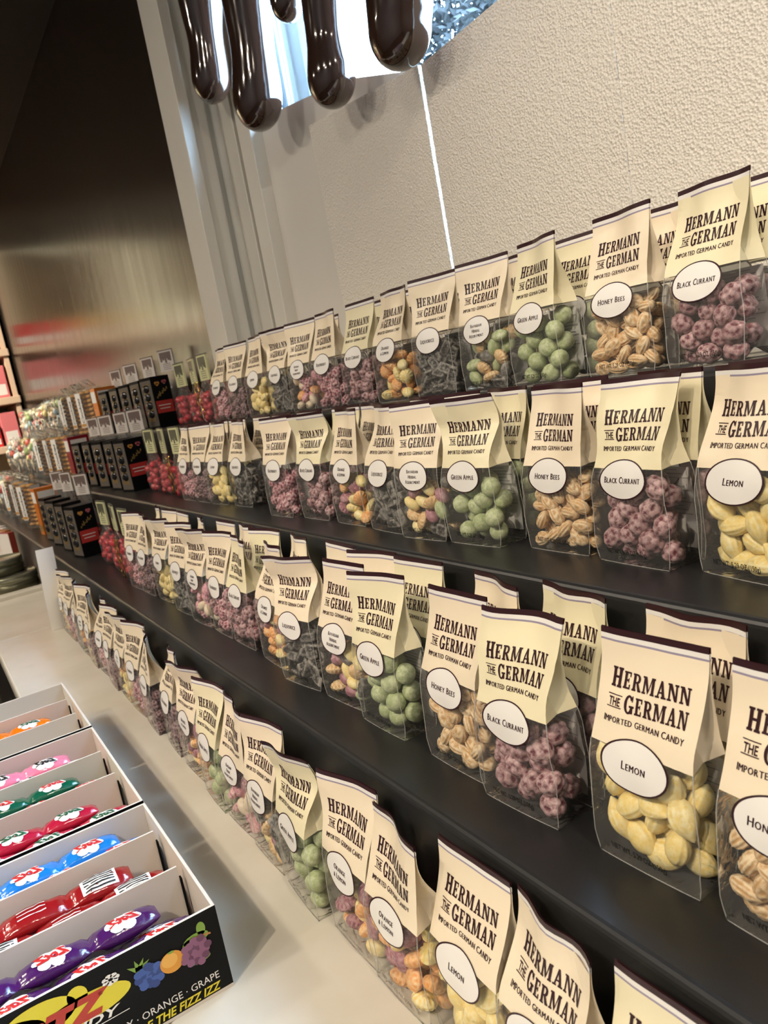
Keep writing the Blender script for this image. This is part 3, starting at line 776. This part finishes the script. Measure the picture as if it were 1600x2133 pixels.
# ------------------------------------------------------------------ red berry bags with header cards
M['film2'] = film_mat('crinkled_film', 0.05)
M['card'] = mat('pale_green_card', (.62, .62, .36), .35)
M['card_dark'] = mat('olive_print', (.10, .10, .07), .4)
M['gold'] = mat('gold_ribbon', (.85, .55, .12), .2, .5, metal=1.0)
CW, CD, CH = .25, .15, .36
def pouch(u, v, sg, CH=CH):
    k = sst(.62, 1.0, v); w = CW * (1 - .30 * k) * (1 - .12 * (1 - sst(0, .18, v)))
    d = CD / 2 * (1 - .93 * sst(.5, .98, v)) * (1 - .35 * (1 - sst(0, .15, v)))
    b = (1 - abs(2 * u) ** 4)
    n = .010 * noise.noise(Vector((u * 7, v * 8, sg)))
    return (u * w, CD / 2 + sg * (d * (.35 + .65 * b) + n), v * CH)
mb = MB()
mb.grid(lambda u, v: pouch(u, v, -1), lin(-.5, .5, 12), lin(0, 1, 10)); mb.grid(lambda u, v: pouch(u, v, 1), lin(-.5, .5, 12), lin(0, 1, 10), flip=True)
e0 = [pouch(u, 0, -1) for u in lin(-.5, .5, 12)]; e1 = [pouch(u, 0, 1) for u in lin(-.5, .5, 12)]
mb.add(e0 + e1, [(i, i + 13, i + 14, i + 1) for i in range(12)])
for sx in (-.5, .5):
    s0 = [pouch(sx, v, -1) for v in lin(0, 1, 10)]; s1 = [pouch(sx, v, 1) for v in lin(0, 1, 10)]
    mb.add(s0 + s1, [(i, i + 1, i + 12, i + 11) for i in range(10)])
ME_POUCH = mb.mesh('clear_pouch', ['film2'])
def header(mats):
    mb = MB()
    mb.box((-.095, CD / 2 - .008, .345), (.095, CD / 2 + .008, .56), 0)
    mb.box((-.075, CD / 2 - .0095, .475), (.075, CD / 2 - .008, .54), 1)
    for x, h in ((-.06, .03), (-.03, .015), (.0, .045), (.035, .02), (.06, .03)):
        mb.box((x - .012, CD / 2 - .0095, .475 - h), (x + .012, CD / 2 - .008, .475), 1)
    for i in range(4): mb.box((-.05, CD / 2 - .0095, .365 + i * .018), (.05, CD / 2 - .008, .370 + i * .018), 1)
    mb.box((-.098, CD / 2 - .010, .555), (.098, CD / 2 + .010, .565), 1)
    return mb.mesh('header_card', mats)
ME_HEAD = header(['card', 'card_dark'])
M['card_grey'] = mat('grey_card', (.55, .51, .48), .4)
M['card_greyd'] = mat('brown_print', (.14, .10, .09), .4)
ME_HEAD2 = header(['card_grey', 'card_greyd'])
for v in ME_HEAD2.vertices: v.co.z += .20 * S
mb = MB()
for sg in (-1, 1): mb.grid(lambda u, v: pouch(u, v, sg, .56), lin(-.5, .5, 12), lin(0, 1, 12), flip=sg > 0)
for sx in (-.5, .5):
    s0 = [pouch(sx, v, -1, .56) for v in lin(0, 1, 10)]; s1 = [pouch(sx, v, 1, .56) for v in lin(0, 1, 10)]
    mb.add(s0 + s1, [(i, i + 1, i + 12, i + 11) for i in range(10)])
ME_POUCH2 = mb.mesh('clear_pouch', ['film2'])
mb = MB()
for x0, ph in ((-.035, 0), (.03, 2)):
    pts = [(x0 + .012 * math.sin(i * 1.7 + ph), -.006 - .010 * math.sin(math.pi * min(1, i / 9)) - .012, .345 - i * .024) for i in range(14)]
    mb.tube(pts, [.0035 + .0025 * (i % 2) for i in range(14)], 5)
ME_RIB = mb.mesh('gold_ribbon', ['gold'])
def berry_bag(row, x, y, yaw, label, group, seed, ribbon=False, head=None, full=True):
    loc = P(x, y, ST[row] + .0015)
    root = thing('berry_candy_bag', label, 'candy bag', loc, R(yaw), group)
    obj('clear_pouch', ME_POUCH2 if head else ME_POUCH, root); obj('header_card', head or ME_HEAD, root)
    if ribbon: obj('gold_ribbon', ME_RIB, root)
    if full:
        fill_bag('cherry', loc, R(yaw), '%s in %s' % (KIND['cherry'][4], full), 'candies in ' + full, seed, CW * .86, CD - .016, .27)
for row, xs, yy in ((2, (-6.10, -6.62, -7.10), 1.20), (3, (-6.12, -6.62, -7.06), 1.74), (4, (-6.32, -6.72, -7.12), 2.17)):
    for i, x in enumerate(xs):
        berry_bag(row, x, yy + (.0, .03, .05)[i], (4, -6, 8)[i], 'red berry bag with green header card, %s %s' % (('nearest', 'middle', 'farthest')[i], ROWN[row]), 'red berry bags ' + ROWN[row], 2000 + row * 10 + i, i == 0,
                  None, 'the %s red berry bag, %s step' % (('nearest', 'middle', 'farthest')[i], STEPN[row]))
GH = 0
for row, xs, yy in ((4, (-7.95, -8.68, -9.42, -10.2), 2.40), (3, (-7.72, -8.35, -9.05, -9.75), 1.895), (2, (-8.3, -9.2, -9.75), 1.355)):
    for i, x in enumerate(xs):
        berry_bag(row, x, yy, (32, 26, 34, 28, 30)[i], 'red berry bag with grey header card, %s in rear row %s' % (ORD[i], ROWN[row]), 'grey header bags, rear row ' + ROWN[row], 2100 + row * 10 + i, False, ME_HEAD2, 'the %s grey-headed rear bag, %s step' % (ORD[i], STEPN[row]))

# ------------------------------------------------------------------ black chocolate boxes, cookie packs and lollipops farther along
M['gun'] = mat('dark_card_metallic', (.16, .14, .12), .35, .5, .3)
M['red'] = mat('red_label', (.48, .035, .03), .45)
M['amber'] = mat('amber_print', (.62, .28, .06), .4)
M['rose'] = mat('rose_print', (.50, .12, .14), .4)
M['ball'] = mat('dark_ball', (.012, .012, .013), .15)
M['goldink'] = mat('gold_ink', (.45, .30, .10), .35, .5, .6)
bw, bd, bh = .23, .20, .50
mb = MB(); mb.box((-bw / 2, 0, 0), (bw / 2, bd, bh))
ME_BB = mb.mesh('carton', ['carton_black'])
mb = MB(); mb.box((-bw / 2 + .012, -.003, .02), (bw / 2 - .004, 0, bh - .03)); ME_BF = mb.mesh('front_panel', ['gun'])
mb = MB()
for i in range(4):
    v, f = ICO[2]; mb.add([(q.x * .062, q.y * .022 - .004, q.z * .042 + .145 + i * .082) for q in v], f, 0, True)
    mb.box((-.055, -.006, .145 + i * .082 + .036), (.055, -.003, .145 + i * .082 + .044), 1)
for i in range(4): mb.box((-.06 + i * .03, -.0045, .07), (-.042 + i * .03, -.003, .11), 1)
ME_BW = mb.mesh('chocolate_window', ['ball', 'goldink'])
mb = MB(); mb.box((bw / 2, .01, .14), (bw / 2 + .003, bd - .01, .26)); mb.box((bw / 2 + .003, .03, .21), (bw / 2 + .004, .16, .218), 1); mb.box((bw / 2 + .003, .04, .18), (bw / 2 + .004, .15, .187), 1)
ME_BL = mb.mesh('red_label', ['red', 'white'])
mb = MB()
fx = lambda y, z: (bw / 2 + .002, y, z)
for cy, cz, m_ in ((.06, .42, 0), (.072, .432, 0), (.048, .432, 0), (.14, .43, 1), (.150, .442, 1), (.128, .442, 1)): mb.disc(fx, cy, cz, .015, .015, m_, 10, (1.0,))
for i in range(8):
    mb.box((bw / 2, .035 + i * .016, .285 + i * .010 + .008 * (i % 2)), (bw / 2 + .002, .046 + i * .016, .305 + i * .010 + .012 * (i % 3)), 2)
ME_BP = mb.mesh('printed_emblem', ['amber', 'rose', 'goldink'])
BOXX = {4: (-7.72, -8.15, -8.62, -9.12, -9.66), 3: (-7.58, -8.05, -8.60, -9.18, -9.80), 2: (-7.85, -8.45, -9.05, -9.60)}
BOXY = {4: 2.12, 3: 1.70, 2: 1.16}
for row, xs in BOXX.items():
    for i, x in enumerate(xs):
        if i == len(xs): continue
        t = thing('chocolate_box', 'tall black chocolate box with red label, %s of the boxes %s' % (ORD[i], ROWN[row]), 'box', P(x, BOXY[row], ST[row] + .0015), R((12, 9, 13, 8, 11)[i]), 'black chocolate boxes ' + ROWN[row])
        ca = obj('carton', ME_BB, t); fp = obj('front_panel', ME_BF, t)
        obj('chocolate_window', ME_BW, fp); obj('red_label', ME_BL, ca); obj('printed_emblem', ME_BP, ca)
# slim coloured cartons at the end of the black boxes
for row, x, m_, c in ((4, -10.25, 'amber', 'orange'), (3, -10.45, 'red', 'dark red'), (2, -10.35, 'amber', 'orange')):
    t = thing('slim_carton', 'slim %s carton between black boxes and biscuit packs %s' % (c, ROWN[row]), 'box', P(x, BOXY[row] + .02, ST[row] + .0015), R(4), None)
    mb = MB(); mb.box((-.10, 0, 0), (.10, .26, .58)); obj('carton', mb.mesh('carton', [mat('slim_%s' % c, ((.60, .17, .02) if m_ == 'amber' else (.24, .008, .02)), .35)]), t)
    mb = MB(); mb.box((-.09, -.003, .40), (.09, 0, .54)); mb.box((.10, .03, .42), (.103, .23, .54)); mb.box((-.09, -.003, .05), (.09, 0, .12), 1); obj('label', mb.mesh('label', ['white', 'goldink']), t)

# biscuit packs
M['biscuit'] = mat('baked_biscuit', (.50, .26, .07), .6, bump=(60, .5, .004))
M['biscuit2'] = mat('dark_biscuit', (.20, .10, .035), .6, bump=(60, .5, .004))
mb = MB()
mb.box((-.15, 0, 0), (.15, .14, .02))
mb.grid(lambda s, v: ((-.15 + .30 * s), -.002 - .012 * math.sin(math.pi * s), .02 + v * .62), lin(0, 1, 8), lin(0, 1, 4))
mb.grid(lambda s, v: ((-.15 + .30 * s), .142 + .012 * math.sin(math.pi * s), .02 + v * .62), lin(0, 1, 8), lin(0, 1, 4), flip=True)
mb.grid(lambda s, v: (.15 + .008 * math.sin(math.pi * v), -.002 + .144 * s, .02 + v * .62), lin(0, 1, 3), lin(0, 1, 6))
mb.grid(lambda s, v: (-.15, -.002 + .144 * s, .02 + v * .62), lin(0, 1, 3), lin(0, 1, 4), flip=True)
mb.grid(lambda s, v: (-.15 + .30 * s, .07 - .07 * (1 - v), .64 + .10 * v), lin(0, 1, 6), lin(0, 1, 3)); mb.grid(lambda s, v: (-.15 + .30 * s, .07 + .07 * (1 - v), .64 + .10 * v), lin(0, 1, 6), lin(0, 1, 3), flip=True)
ME_CF = mb.mesh('clear_wrap', ['film2'])
mb = MB()
def oval(cx, z, mi): 
    v, f = ICO[2]; mb.add([(cx + q.x * .062, .07 + q.y * .062, z + q.z * .030) for q in v], f, mi, True)
ME_COOK = []
for mi in (0, 1):
    mb = MB()
    for cx in (-.072, .072):
        for i in range(10): oval(cx, .052 + i * .058, mi)
    ME_COOK.append(mb.mesh('biscuit_stack', ['biscuit', 'biscuit2']))
tk = sans('Cookies', .01, .35)
def paper_label(f):
    mb = MB()
    mb.add([f(.0, .12), f(.14, .12), f(.14, .58), f(.0, .58)], [(0, 1, 2, 3)], 0)
    vs, fs = subdiv([(a / tk[2], b) for a, b in tk[0]], tk[1], 9)
    mb.add([f(.105 - b * .06, .18 + a * .34, .002) for a, b in vs], fs, 1)
    mb.add([f(.01, .13, .001), f(.13, .13, .001), f(.13, .17, .001), f(.01, .17, .001)], [(0, 1, 2, 3)], 2)
    return mb
l1 = paper_label(lambda a, z, o=0: (-.145 + a * .8, -.018 - o, z)); l2 = paper_label(lambda a, z, o=0: (.162 + o, a, z))
o_ = len(l1.v); l1.add(l2.v, l2.f); l1.m = l1.m[:len(l1.m) - len(l2.m)] + l2.m
ME_CL = l1.mesh('paper_label', ['white', 'black_ink', 'biscuit'])
COOK = {4: (-10.95, -11.65, -12.4), 3: (-11.1, -11.95, -12.9), 2: (-11.3, -12.3, -13.4)}
for row, xs in COOK.items():
    for i, x in enumerate(xs):
        t = thing('biscuit_pack', 'clear pack of stacked golden biscuits, %s of three %s' % (('nearest', 'middle', 'farthest')[i], ROWN[row]), 'biscuits', P(x, BOXY[row] + .03, ST[row] + .0015), R((24, 16, 20)[i]), 'biscuit packs ' + ROWN[row])
        cw = obj('clear_wrap', ME_CF, t); obj('biscuit_stack', ME_COOK[1 if i == 2 else 0], t); obj('paper_label', ME_CL, cw)

# lollipops: heads on white sticks, standing in clear tubs
LC = [mat('lolly_%s' % n, c, .25) for n, c in (('red', (.62, .12, .10)), ('yellow', (.84, .72, .30)), ('green', (.46, .62, .26)), ('white', (.88, .85, .76)), ('peach', (.86, .62, .44)), ('blue', (.45, .62, .70)), ('ivory', (.86, .80, .58)), ('pink', (.84, .58, .54)))]
v_, f_ = ICO[2]
ME_LH = []
for i in range(8):
    mb = MB(); mb.add([(q.x * .072, q.y * .06, q.z * .072) for q in v_], f_, 0, True)
    mb.tube([(.052 * math.cos(t) * (1 - t / 12), -.056 - .004, .052 * math.sin(t) * (1 - t / 12)) for t in [k * .8 for k in range(12)]], .010, 5, 1)
    ME_LH.append(mb.mesh('lolly_head', [LC[i], LC[3 if i != 3 else 6]]))
mb = MB(); mb.tube([(0, 0, -.32), (0, 0, -.06)], .009, 6); ME_LS = mb.mesh('stick', ['white'])
mb = MB(); mb.grid(lambda s, v: (.09 * (1 - .4 * v) * math.cos(s), .055 * (1 - .4 * v) * math.sin(s), -.09 + .2 * v), lin(0, 2 * math.pi, 10), lin(0, 1, 3)); ME_LW = mb.mesh('clear_wrapper', ['film2'])
mb = MB(); mb.lathe([(.18, 0), (.18, .02), (.20, .30), (.205, .30), (.185, .0)], 24); ME_TUB = mb.mesh('lolly_tub', ['film2'])
rl = random.Random(3)
for row, xs in ((4, (-13.2, -13.9, -14.6, -15.4, -16.3, -17.3)), (3, (-13.6, -14.3, -15.1, -16.0, -17.0)), (2, (-14.2, -15.1, -16.1))):
    for i, x in enumerate(xs):
        y = BOXY[row] + .15
        tag(obj('lolly_tub', ME_TUB, None, P(x, y, ST[row] + .0015)), 'clear round tub of lollipops, %s tub %s' % (ORD[i], ROWN[row]), 'tub', 'lollipop tubs ' + ROWN[row])
        for k in range(24):
            a = k * 2.4; r = .032 * math.sqrt(k); tilt = r * 2.2
            t = thing('lollipop', 'wrapped round lollipop standing in the %s tub %s' % (ORD[i], ROWN[row]), 'lollipop', P(x + r * math.cos(a) * 1.5, y + r * math.sin(a) * .85, ST[row] + .43 + rl.uniform(-.12, .16)), 0, 'lollipops in the %s tub %s' % (ORD[i], ROWN[row]))
            t.rotation_euler = (-tilt * math.sin(a) * .8, tilt * math.cos(a) * .8, rl.uniform(0, 6.28))
            lh = obj('lolly_head', ME_LH[rl.randrange(8)], t); obj('stick', ME_LS, t)
            obj('clear_wrapper', ME_LW, lh)

# ------------------------------------------------------------------ pale shelves on the far wall
root = thing('wall_shelves', 'pale wooden shelves with uprights on the far left wall', 'shelf', P(-21.2, 0, FLOOR))
for i, z in enumerate((-2.6, -1.5, -.35, .76, 1.86)):
    mb = MB(); mb.box((-.95, -6.0, z - FLOOR), (1.15, 2.57, z + .17 - FLOOR)); bevel(obj('shelf_board', mb.mesh('shelf_board', ['board']), root), .02, 2)
for y in (2.44, -.2, -3.0, -5.95):
    mb = MB(); mb.box((-.95, y, 0), (1.05, y + .10, 4.4 - FLOOR)); obj('upright', mb.mesh('upright', ['board']), root)
SHELFC = [('red', (.62, .03, .04)), ('pink', (.72, .20, .22)), ('purple', (.16, .08, .22)), ('white', (.75, .74, .66)), ('green', (.30, .42, .14)), ('orange', (.70, .25, .05)), ('yellow', (.72, .55, .12))]
SM = [mat('pack_' + n, c, .35) for n, c in SHELFC]
rs = random.Random(8)
k = 0
for zi, z in enumerate((-.35, .76, 1.86)):
    y = 2.40; i = 0
    while y > -3.6:
        wdt = rs.uniform(.34, .55)
        for up in (-.10, -2.90):
            if y > up - .12 and y - wdt < up + .02: y = up - .13
        h = rs.uniform(.45, .78); c = ((1, 0, 1, 6), (1, 1, 1, 0), (0, 2, 0, 6))[zi][i] if i < 4 else (3, 6, 3, 4, 3)[(i + zi) % 5]
        if (zi, i) in ((1, 0), (1, 1)): c = 1; h = .74
        if (zi, i) in ((2, 0), (2, 1)): c = 0; h = .52
        t = thing('sweet_box', '%s sweet box, %s from the dark panel on the %s pale wall shelf' % (SHELFC[c][0], ORD[i], ('lower', 'middle', 'upper')[zi]), 'box', P(-20.45, y - wdt / 2, z + .172), 0, 'sweet boxes on the pale wall shelves')
        mb = MB(); mb.box((-.25, -wdt / 2 + .02, 0), (.25, wdt / 2 - .02, h)); bevel(obj('carton', mb.mesh('carton', [SM[c]]), t), .01, 2)
        mb = MB(); mb.box((.25, -wdt / 2 + .06, .06), (.254, wdt / 2 - .06, h * .42)); obj('label', mb.mesh('label', ['white']), t)
        y -= wdt + rs.choice((.02, .05, .10)); i += 1

# ------------------------------------------------------------------ tins, slim boxes and paper sleeve at the far counter end
M['tin'] = mat('olive_tin', (.16, .15, .09), .3, .5, .6)
M['tinlid'] = mat('grey_green_lid', (.30, .30, .22), .25, .5, .6)
for i, (x, y, z, r, h) in enumerate(((-10.16, .68, CT, .30, .185), (-10.30, .60, CT + .205, .27, .17))):
    t = thing('round_tin', ('wide olive round tin, lower of the two stacked at the far counter end', 'olive round tin on top of the wider tin at the far counter end')[i], 'tin', P(x, y, z + .002), 0, 'stacked round tins')
    mb = MB(); mb.lathe([(r * .97, 0), (r, .01), (r, h - .05), (r * .98, h - .05)], 40); obj('tin_body', mb.mesh('tin_body', ['tin']), t)
    mb = MB(); mb.lathe([(r * 1.02, h - .07), (r * 1.025, h), (r * 1.0, h + .015), (r * .96, h + .012), (r * .95, h + .005)], 40); obj('lid', mb.mesh('lid', ['tinlid']), t)
tc_ = [(.80, .74, .70), (.82, .60, .62), (.80, .76, .72), (.46, .22, .06), (.82, .80, .76), (.36, .06, .03)]
SBX = [(-12.25, .80, 'pink', (.74, .36, .42), 'white', (.78, .74, .70)), (-11.92, .80, 'rose', (.78, .46, .50), 'white', (.80, .76, .72)), (-11.58, .80, 'white', (.80, .68, .66), 'tan', (.42, .20, .06)), (-11.22, .80, 'pale', (.82, .78, .74), 'dark red', (.32, .05, .03))]
for i, (x, y, n1, c1_, n2, c2_) in enumerate(SBX):
    t = thing('slim_box', '%s fronted slim upright box with %s side, behind the tins' % (n1, n2), 'box', P(x, y, CT + .002), R(20), 'slim boxes behind the tins')
    mb = MB(); mb.box((-.15, 0, 0), (.15, .08, .58)); obj('carton', mb.mesh('carton', [mat('slim_card_%d' % i, c2_, .5)]), t)
    mb = MB(); mb.box((-.145, -.004, .01), (.145, 0, .28)); mb.box((-.145, -.004, .28), (.145, 0, .57), 1); obj('printed_front', mb.mesh('printed_front', [mat('slim_low_%d' % i, (.80, .76, .72), .5), mat('slim_high_%d' % i, c1_, .5)]), t)
mb = MB()
fn = lambda s, v: (-7.52 + .10 * math.sin(v * 2.2) - .04 * v + .012 * math.sin(s * 3), .72 + .15 * s + .03 * v * v, CT + .002 + v * .76)
mb.grid(fn, lin(0, 1, 6), lin(0, 1, 12)); mb.grid(lambda s, v: (fn(s, v)[0] + .006, fn(s, v)[1], fn(s, v)[2]), lin(0, 1, 6), lin(0, 1, 12), flip=True)
tag(obj('paper_sleeve', mb.mesh('paper_sleeve', ['white']), None, P(0, 0, 0)), 'curled white paper sleeve standing at the far end of the counter bag row', 'paper')

# ------------------------------------------------------------------ candy display boxes with wrapped strips
BT, Y0, Y1 = -1.50, -.60, .452
M['purple_print'] = mat('purple_print', (.06, .012, .075), .35)
M['yellow_ink'] = mat('yellow_ink', (.72, .60, .03), .4); M['red_ink'] = mat('red_ink', (.45, .03, .015), .4)
M['blue_fruit'] = mat('blue_fruit', (.045, .10, .34), .4); M['blue_fruit2'] = mat('blue_fruit_dark', (.022, .05, .20), .4)
M['orange_fruit'] = mat('orange_fruit', (.70, .30, .03), .4); M['orange_fruit2'] = mat('orange_fruit_light', (.80, .42, .08), .4); M['grape_fruit'] = mat('grape_fruit', (.24, .09, .17), .4); M['grape_fruit2'] = mat('grape_fruit_dark', (.13, .04, .09), .4)
M['leaf'] = mat('leaf_print', (.20, .34, .05), .4); M['twig'] = mat('twig_print', (.45, .20, .05), .4)
MATS_BOX = ['carton_black', 'carton_white', 'white', 'yellow_ink', 'red_ink', 'blue_fruit', 'blue_fruit2', 'orange_fruit', 'orange_fruit2', 'grape_fruit', 'grape_fruit2', 'leaf', 'twig', 'purple_print', 'black_ink']
BXS = [(-2.20, -3.02, (-2.505, -2.795)), (-3.045, -4.03, (-3.415, -3.705)), (-4.055, -4.92, (-4.34, -4.62))]
for bi, (xa, xb, dv) in enumerate(BXS):
    t = thing('candy_display_box', ('nearest open candy display box with black printed front', 'middle open candy display box holding red, green and pink strips', 'farthest open candy display box holding orange strips')[bi], 'display box', P(xa, 0, CT + .001), 0, 'open candy display boxes')
    L = xa - xb; hgt = BT - CT; th = .010
    mb = MB()
    def wall(a, b, outer):     # card wall: thin box, inside faces white, outside printed
        mb.box(a, b, 1)
        k = len(mb.m) - 6
        mb.m[k + outer] = 0 if bi == 0 or outer == 3 else 13
    mb.box((-L, Y0, 0), (0, Y1, th), 1)
    wall((-th, Y0, th), (0, Y1, hgt), 3); wall((-L, Y0, th), (-L + th, Y1, hgt), 5)
    wall((-L + th, Y0, th), (-th, Y0 + th, hgt), 2); wall((-L + th, Y1 - th, th), (-th, Y1, hgt), 4)
    if bi == 0:
        F = lambda y, z: (.0012, y, z - CT); F2 = lambda y, z: (.0022, y, z - CT); F3 = lambda y, z: (.0032, y, z - CT)
        z0 = -1.731
        t1 = sans('RASPBERRY \u00b7 ORANGE \u00b7 GRAPE', .0); k = .0195 / 1
        t1w = t1[2] * .021; mb.add([F(.416 - t1w + a * .021, -1.732 + b * .023) for a, b in t1[0]], t1[1], 2)
        t2 = sans('WHERE THE FIZZ IZZ', .025, .28); t2w = t2[2] * .0235; mb.add([F(.416 - t2w + a * .0235, -1.7695 + b * .0255) for a, b in t2[0]], t2[1], 3)
        # yellow swoosh, red zigzag letter, white word
        mb.disc(F, .045, -1.600, .125, .042, 3, 30, (1.0,)); mb.disc(F, -.075, -1.565, .10, .050, 3, 30, (1.0,)); mb.disc(F, .03, -1.553, .028, .03, 3, 20, (1.0,)); mb.disc(F, -.22, -1.585, .16, .06, 3, 30, (1.0,))
        def logo(txt, y, z, h, wdt, mi, FF, sh=.3, bold=.06):
            q = sans(txt, bold, sh); mb.add([FF(y + a / q[2] * wdt, z + b * h) for a, b in q[0]], q[1], mi)
        logo('ZOTZ', -.27, -1.632, .062, .385, 4, F2)
        logo('CANDY', -.10, -1.664, .026, .23, 2, F2, .3, .02)
        mb.add([F2(-.12, -1.672), F2(.15, -1.672), F2(.15, -1.6695), F2(-.12, -1.6695)], [(0, 1, 2, 3)], 2)
        logo('\u00ae', .082, -1.585, .012, .012, 14, F2, 0, 0)
        for j in range(7):
            a = j * .9; mb.disc(F2, .122 + .016 * math.cos(a), -1.556 + .011 * math.sin(a), .010, .007, 2, 8, (1.0,))
        # printed fruit: blue berry cluster, orange, grape bunch with leaves
        for a_ in (60, 100, 140, 30): 
            c_, s_ = math.cos(R(a_)), math.sin(R(a_)); cy, cz = .200, -1.575
            mb.add([F(cy - .010 * s_, cz + .010 * c_), F(cy + .010 * s_, cz - .010 * c_), F(cy + .04 * c_, cz + .036 * s_)], [(0, 1, 2)], 11)
        for j in range(24):
            r = .040 * math.sqrt((j + .5) / 24); a = j * 2.4; mb.disc(lambda y, z: (.0018 + .00006 * j, y, z - CT), .226 + r * math.cos(a), -1.607 + r * .85 * math.sin(a), .0135, .0125, 5 + j % 2, 10, (1.0,))
        mb.disc(F3, .293, -1.602, .036, .034, 7, 24, (1.0,)); mb.disc(lambda y, z: (.0037, y, z - CT), .287, -1.594, .024, .022, 8, 20, (1.0,)); mb.disc(lambda y, z: (.0040, y, z - CT), .296, -1.571, .010, .004, 11, 10, (1.0,))
        for cy, cz, rx, rz_ in ((.375, -1.572, .040, .018), (.395, -1.548, .014, .022), (.352, -1.580, .022, .016), (.372, -1.642, .034, .012)): mb.disc(F2, cy, cz, rx, rz_, 11, 14, (1.0,))
        mb.add([F3(.375, -1.570), F3(.42, -1.580), F3(.42, -1.574), F3(.375, -1.564)], [(0, 1, 2, 3)], 12)
        FG = lambda y, z: (.0044, y, z - CT); FH = lambda y, z: (.0050, y, z - CT)
        for j in range(26):
            r = .041 * math.sqrt((j + .5) / 26); a = j * 2.4; mb.disc(lambda y, z: (.0044 + .00006 * j, y, z - CT), .367 + r * math.cos(a), -1.609 + r * 1.02 * math.sin(a), .0125, .0125, 9 + (j % 3 == 0), 10, (1.0,))
    obj('carton', mb.mesh('carton', MATS_BOX), t)
    for x in dv:
        mb = MB(); mb.box((x - xa - .004, Y0 + th, th), (x - xa + .004, Y1 - .030, hgt - .006)); mb.box((x - xa - .010, Y1 - .030, th), (x - xa + .010, Y1 - .022, hgt - .05), 1)
        obj('divider', mb.mesh('divider', ['carton_white', 'carton_black']), t)

def strip_mesh(nm, mt, ink, flower=True, npil=4, plen=.215):
    mb = MB(); n = 16; rows = []; per = 12
    def prof(s):                       # half width, half height along one packet
        k = max(0.0, math.sin(math.pi * s)) ** .55
        return .042 + .013 * k, .003 + .032 * k
    def surf(t, a):
        i = min(npil - 1, int(t)); s = t - i
        rx, rz = prof(s)
        crimp = .0025 * math.sin(s * 90) if s < .1 or s > .9 else 0
        wr = .007 * noise.noise(Vector((t * 7, a * 2, i)))
        c = math.cos(a); z = math.copysign(abs(math.sin(a)) ** .9, math.sin(a))
        return (rx * c, (t - npil / 2) * plen, (rz + wr) * z + crimp)
    ts = [i / per for i in range(npil * per + 1)]
    vs = [surf(t, 2 * math.pi * k / n) for t in ts for k in range(n)]
    fs = [(i * n + k, i * n + (k + 1) % n, (i + 1) * n + (k + 1) % n, (i + 1) * n + k) for i in range(len(ts) - 1) for k in range(n)]
    mb.add(vs, fs, 0, True)
    def top(x, y, off):                # on the upper surface: x across, y along
        t = min(npil - .001, max(0.001, y / plen + npil / 2)); i = int(t); rx, rz = prof(t - i)
        c = max(-.98, min(.98, x / rx)); z = (1 - c * c) ** .45
        wr = .007 * noise.noise(Vector((t * 7, math.acos(c) * 2, i)))
        return (x, y, (rz + wr) * z + off)
    q = sans('ZotZ', .05, .25)
    qs = subdiv([(a / q[2], b) for a, b in q[0]], q[1], .4)
    for i in range(npil):
        cy = (i + .5 - npil / 2) * plen
        if flower:
            fn = lambda x, y: top(x, y, .0016)
            for j in range(6):
                a = j * 1.047 + .4; mb.disc(fn, .010 + .026 * math.cos(a), cy + .036 * math.sin(a), .016, .022, 1, 12, (.5, 1.0))
            mb.disc(fn, .010, cy, .026, .036, 1, 14, (.5, 1.0))
            mb.add([top(.022 - b * .034, cy + .052 - a * .104, .0030) for a, b in qs[0]], qs[1], 2)
        else:
            fn = lambda x, y: top(x, y, .0016)
            if i % 2:
                mb.grid(fn, lin(-.045, .040, 6), lin(cy - .06, cy + .06, 6), 1)
                for j in range(6): mb.grid(lambda x, y: top(x, y, .0028), [-.036 + j * .013, -.031 + j * .013], lin(cy - .05, cy + .05, 5), 2)
            else:
                for j in range(3): mb.grid(fn, [-.02 + j * .018, -.016 + j * .018], lin(cy - .05, cy + .04, 5), 1)
    return mb.mesh(nm, [mt, 'white', ink])
M['green_ink'] = mat('green_ink', (.015, .10, .045), .4); M['red_ink2'] = mat('bright_red_ink', (.55, .02, .02), .4)
def foil(n, c): return mat('wrap_' + n, c, .18, .6, coat=.6, bump=(45, .5, .004))
KS = [('purple', foil('purple', (.065, .010, .105)), 'red_ink2', True, (-2.355,)), ('dark red', foil('red', (.30, .008, .010)), 'black_ink', False, (-2.65,)), ('blue', foil('blue', (.01, .20, .62)), 'red_ink2', True, (-2.905,)),
      ('crimson', foil('crimson', (.46, .012, .045)), 'green_ink', True, (-3.23,)), ('green', foil('green', (.005, .105, .055)), 'red_ink2', True, (-3.56,)), ('pink', foil('pink', (.80, .22, .34)), 'black_ink', True, (-3.865,)),
      ('orange', foil('orange', (.85, .19, .005)), 'green_ink', True, (-4.48,))]
rk = random.Random(21)
for nm, mt, ink, fl, (xc,) in KS:
    me = strip_mesh('wrapped_candy_strip', mt, ink, fl)
    hw = .046 if nm == 'blue' else .058
    for lay in range(3):
        for sd_ in (0, 1):
            pos = ('lower', 'middle', 'upper')[lay]
            o = obj('wrapped_candy_strip', me, None, P(xc + (-hw if sd_ else hw) + rk.uniform(-.004, .004), -.01 + rk.uniform(-.03, .0) - (.10 if (sd_ and lay == 2) else 0) + (.0 if sd_ else .0), CT + .050 + lay * .077 + (.012 if lay == 2 and sd_ else 0)))
            o.rotation_euler = (rk.uniform(-.02, .02), rk.uniform(-.12, .12), rk.uniform(-.02, .02))
            tag(o, '%s foil candy strip, %s layer, %s side of its compartment' % (nm, pos, ('near', 'far')[sd_]), 'wrapped candy', '%s strips in the display boxes' % nm)
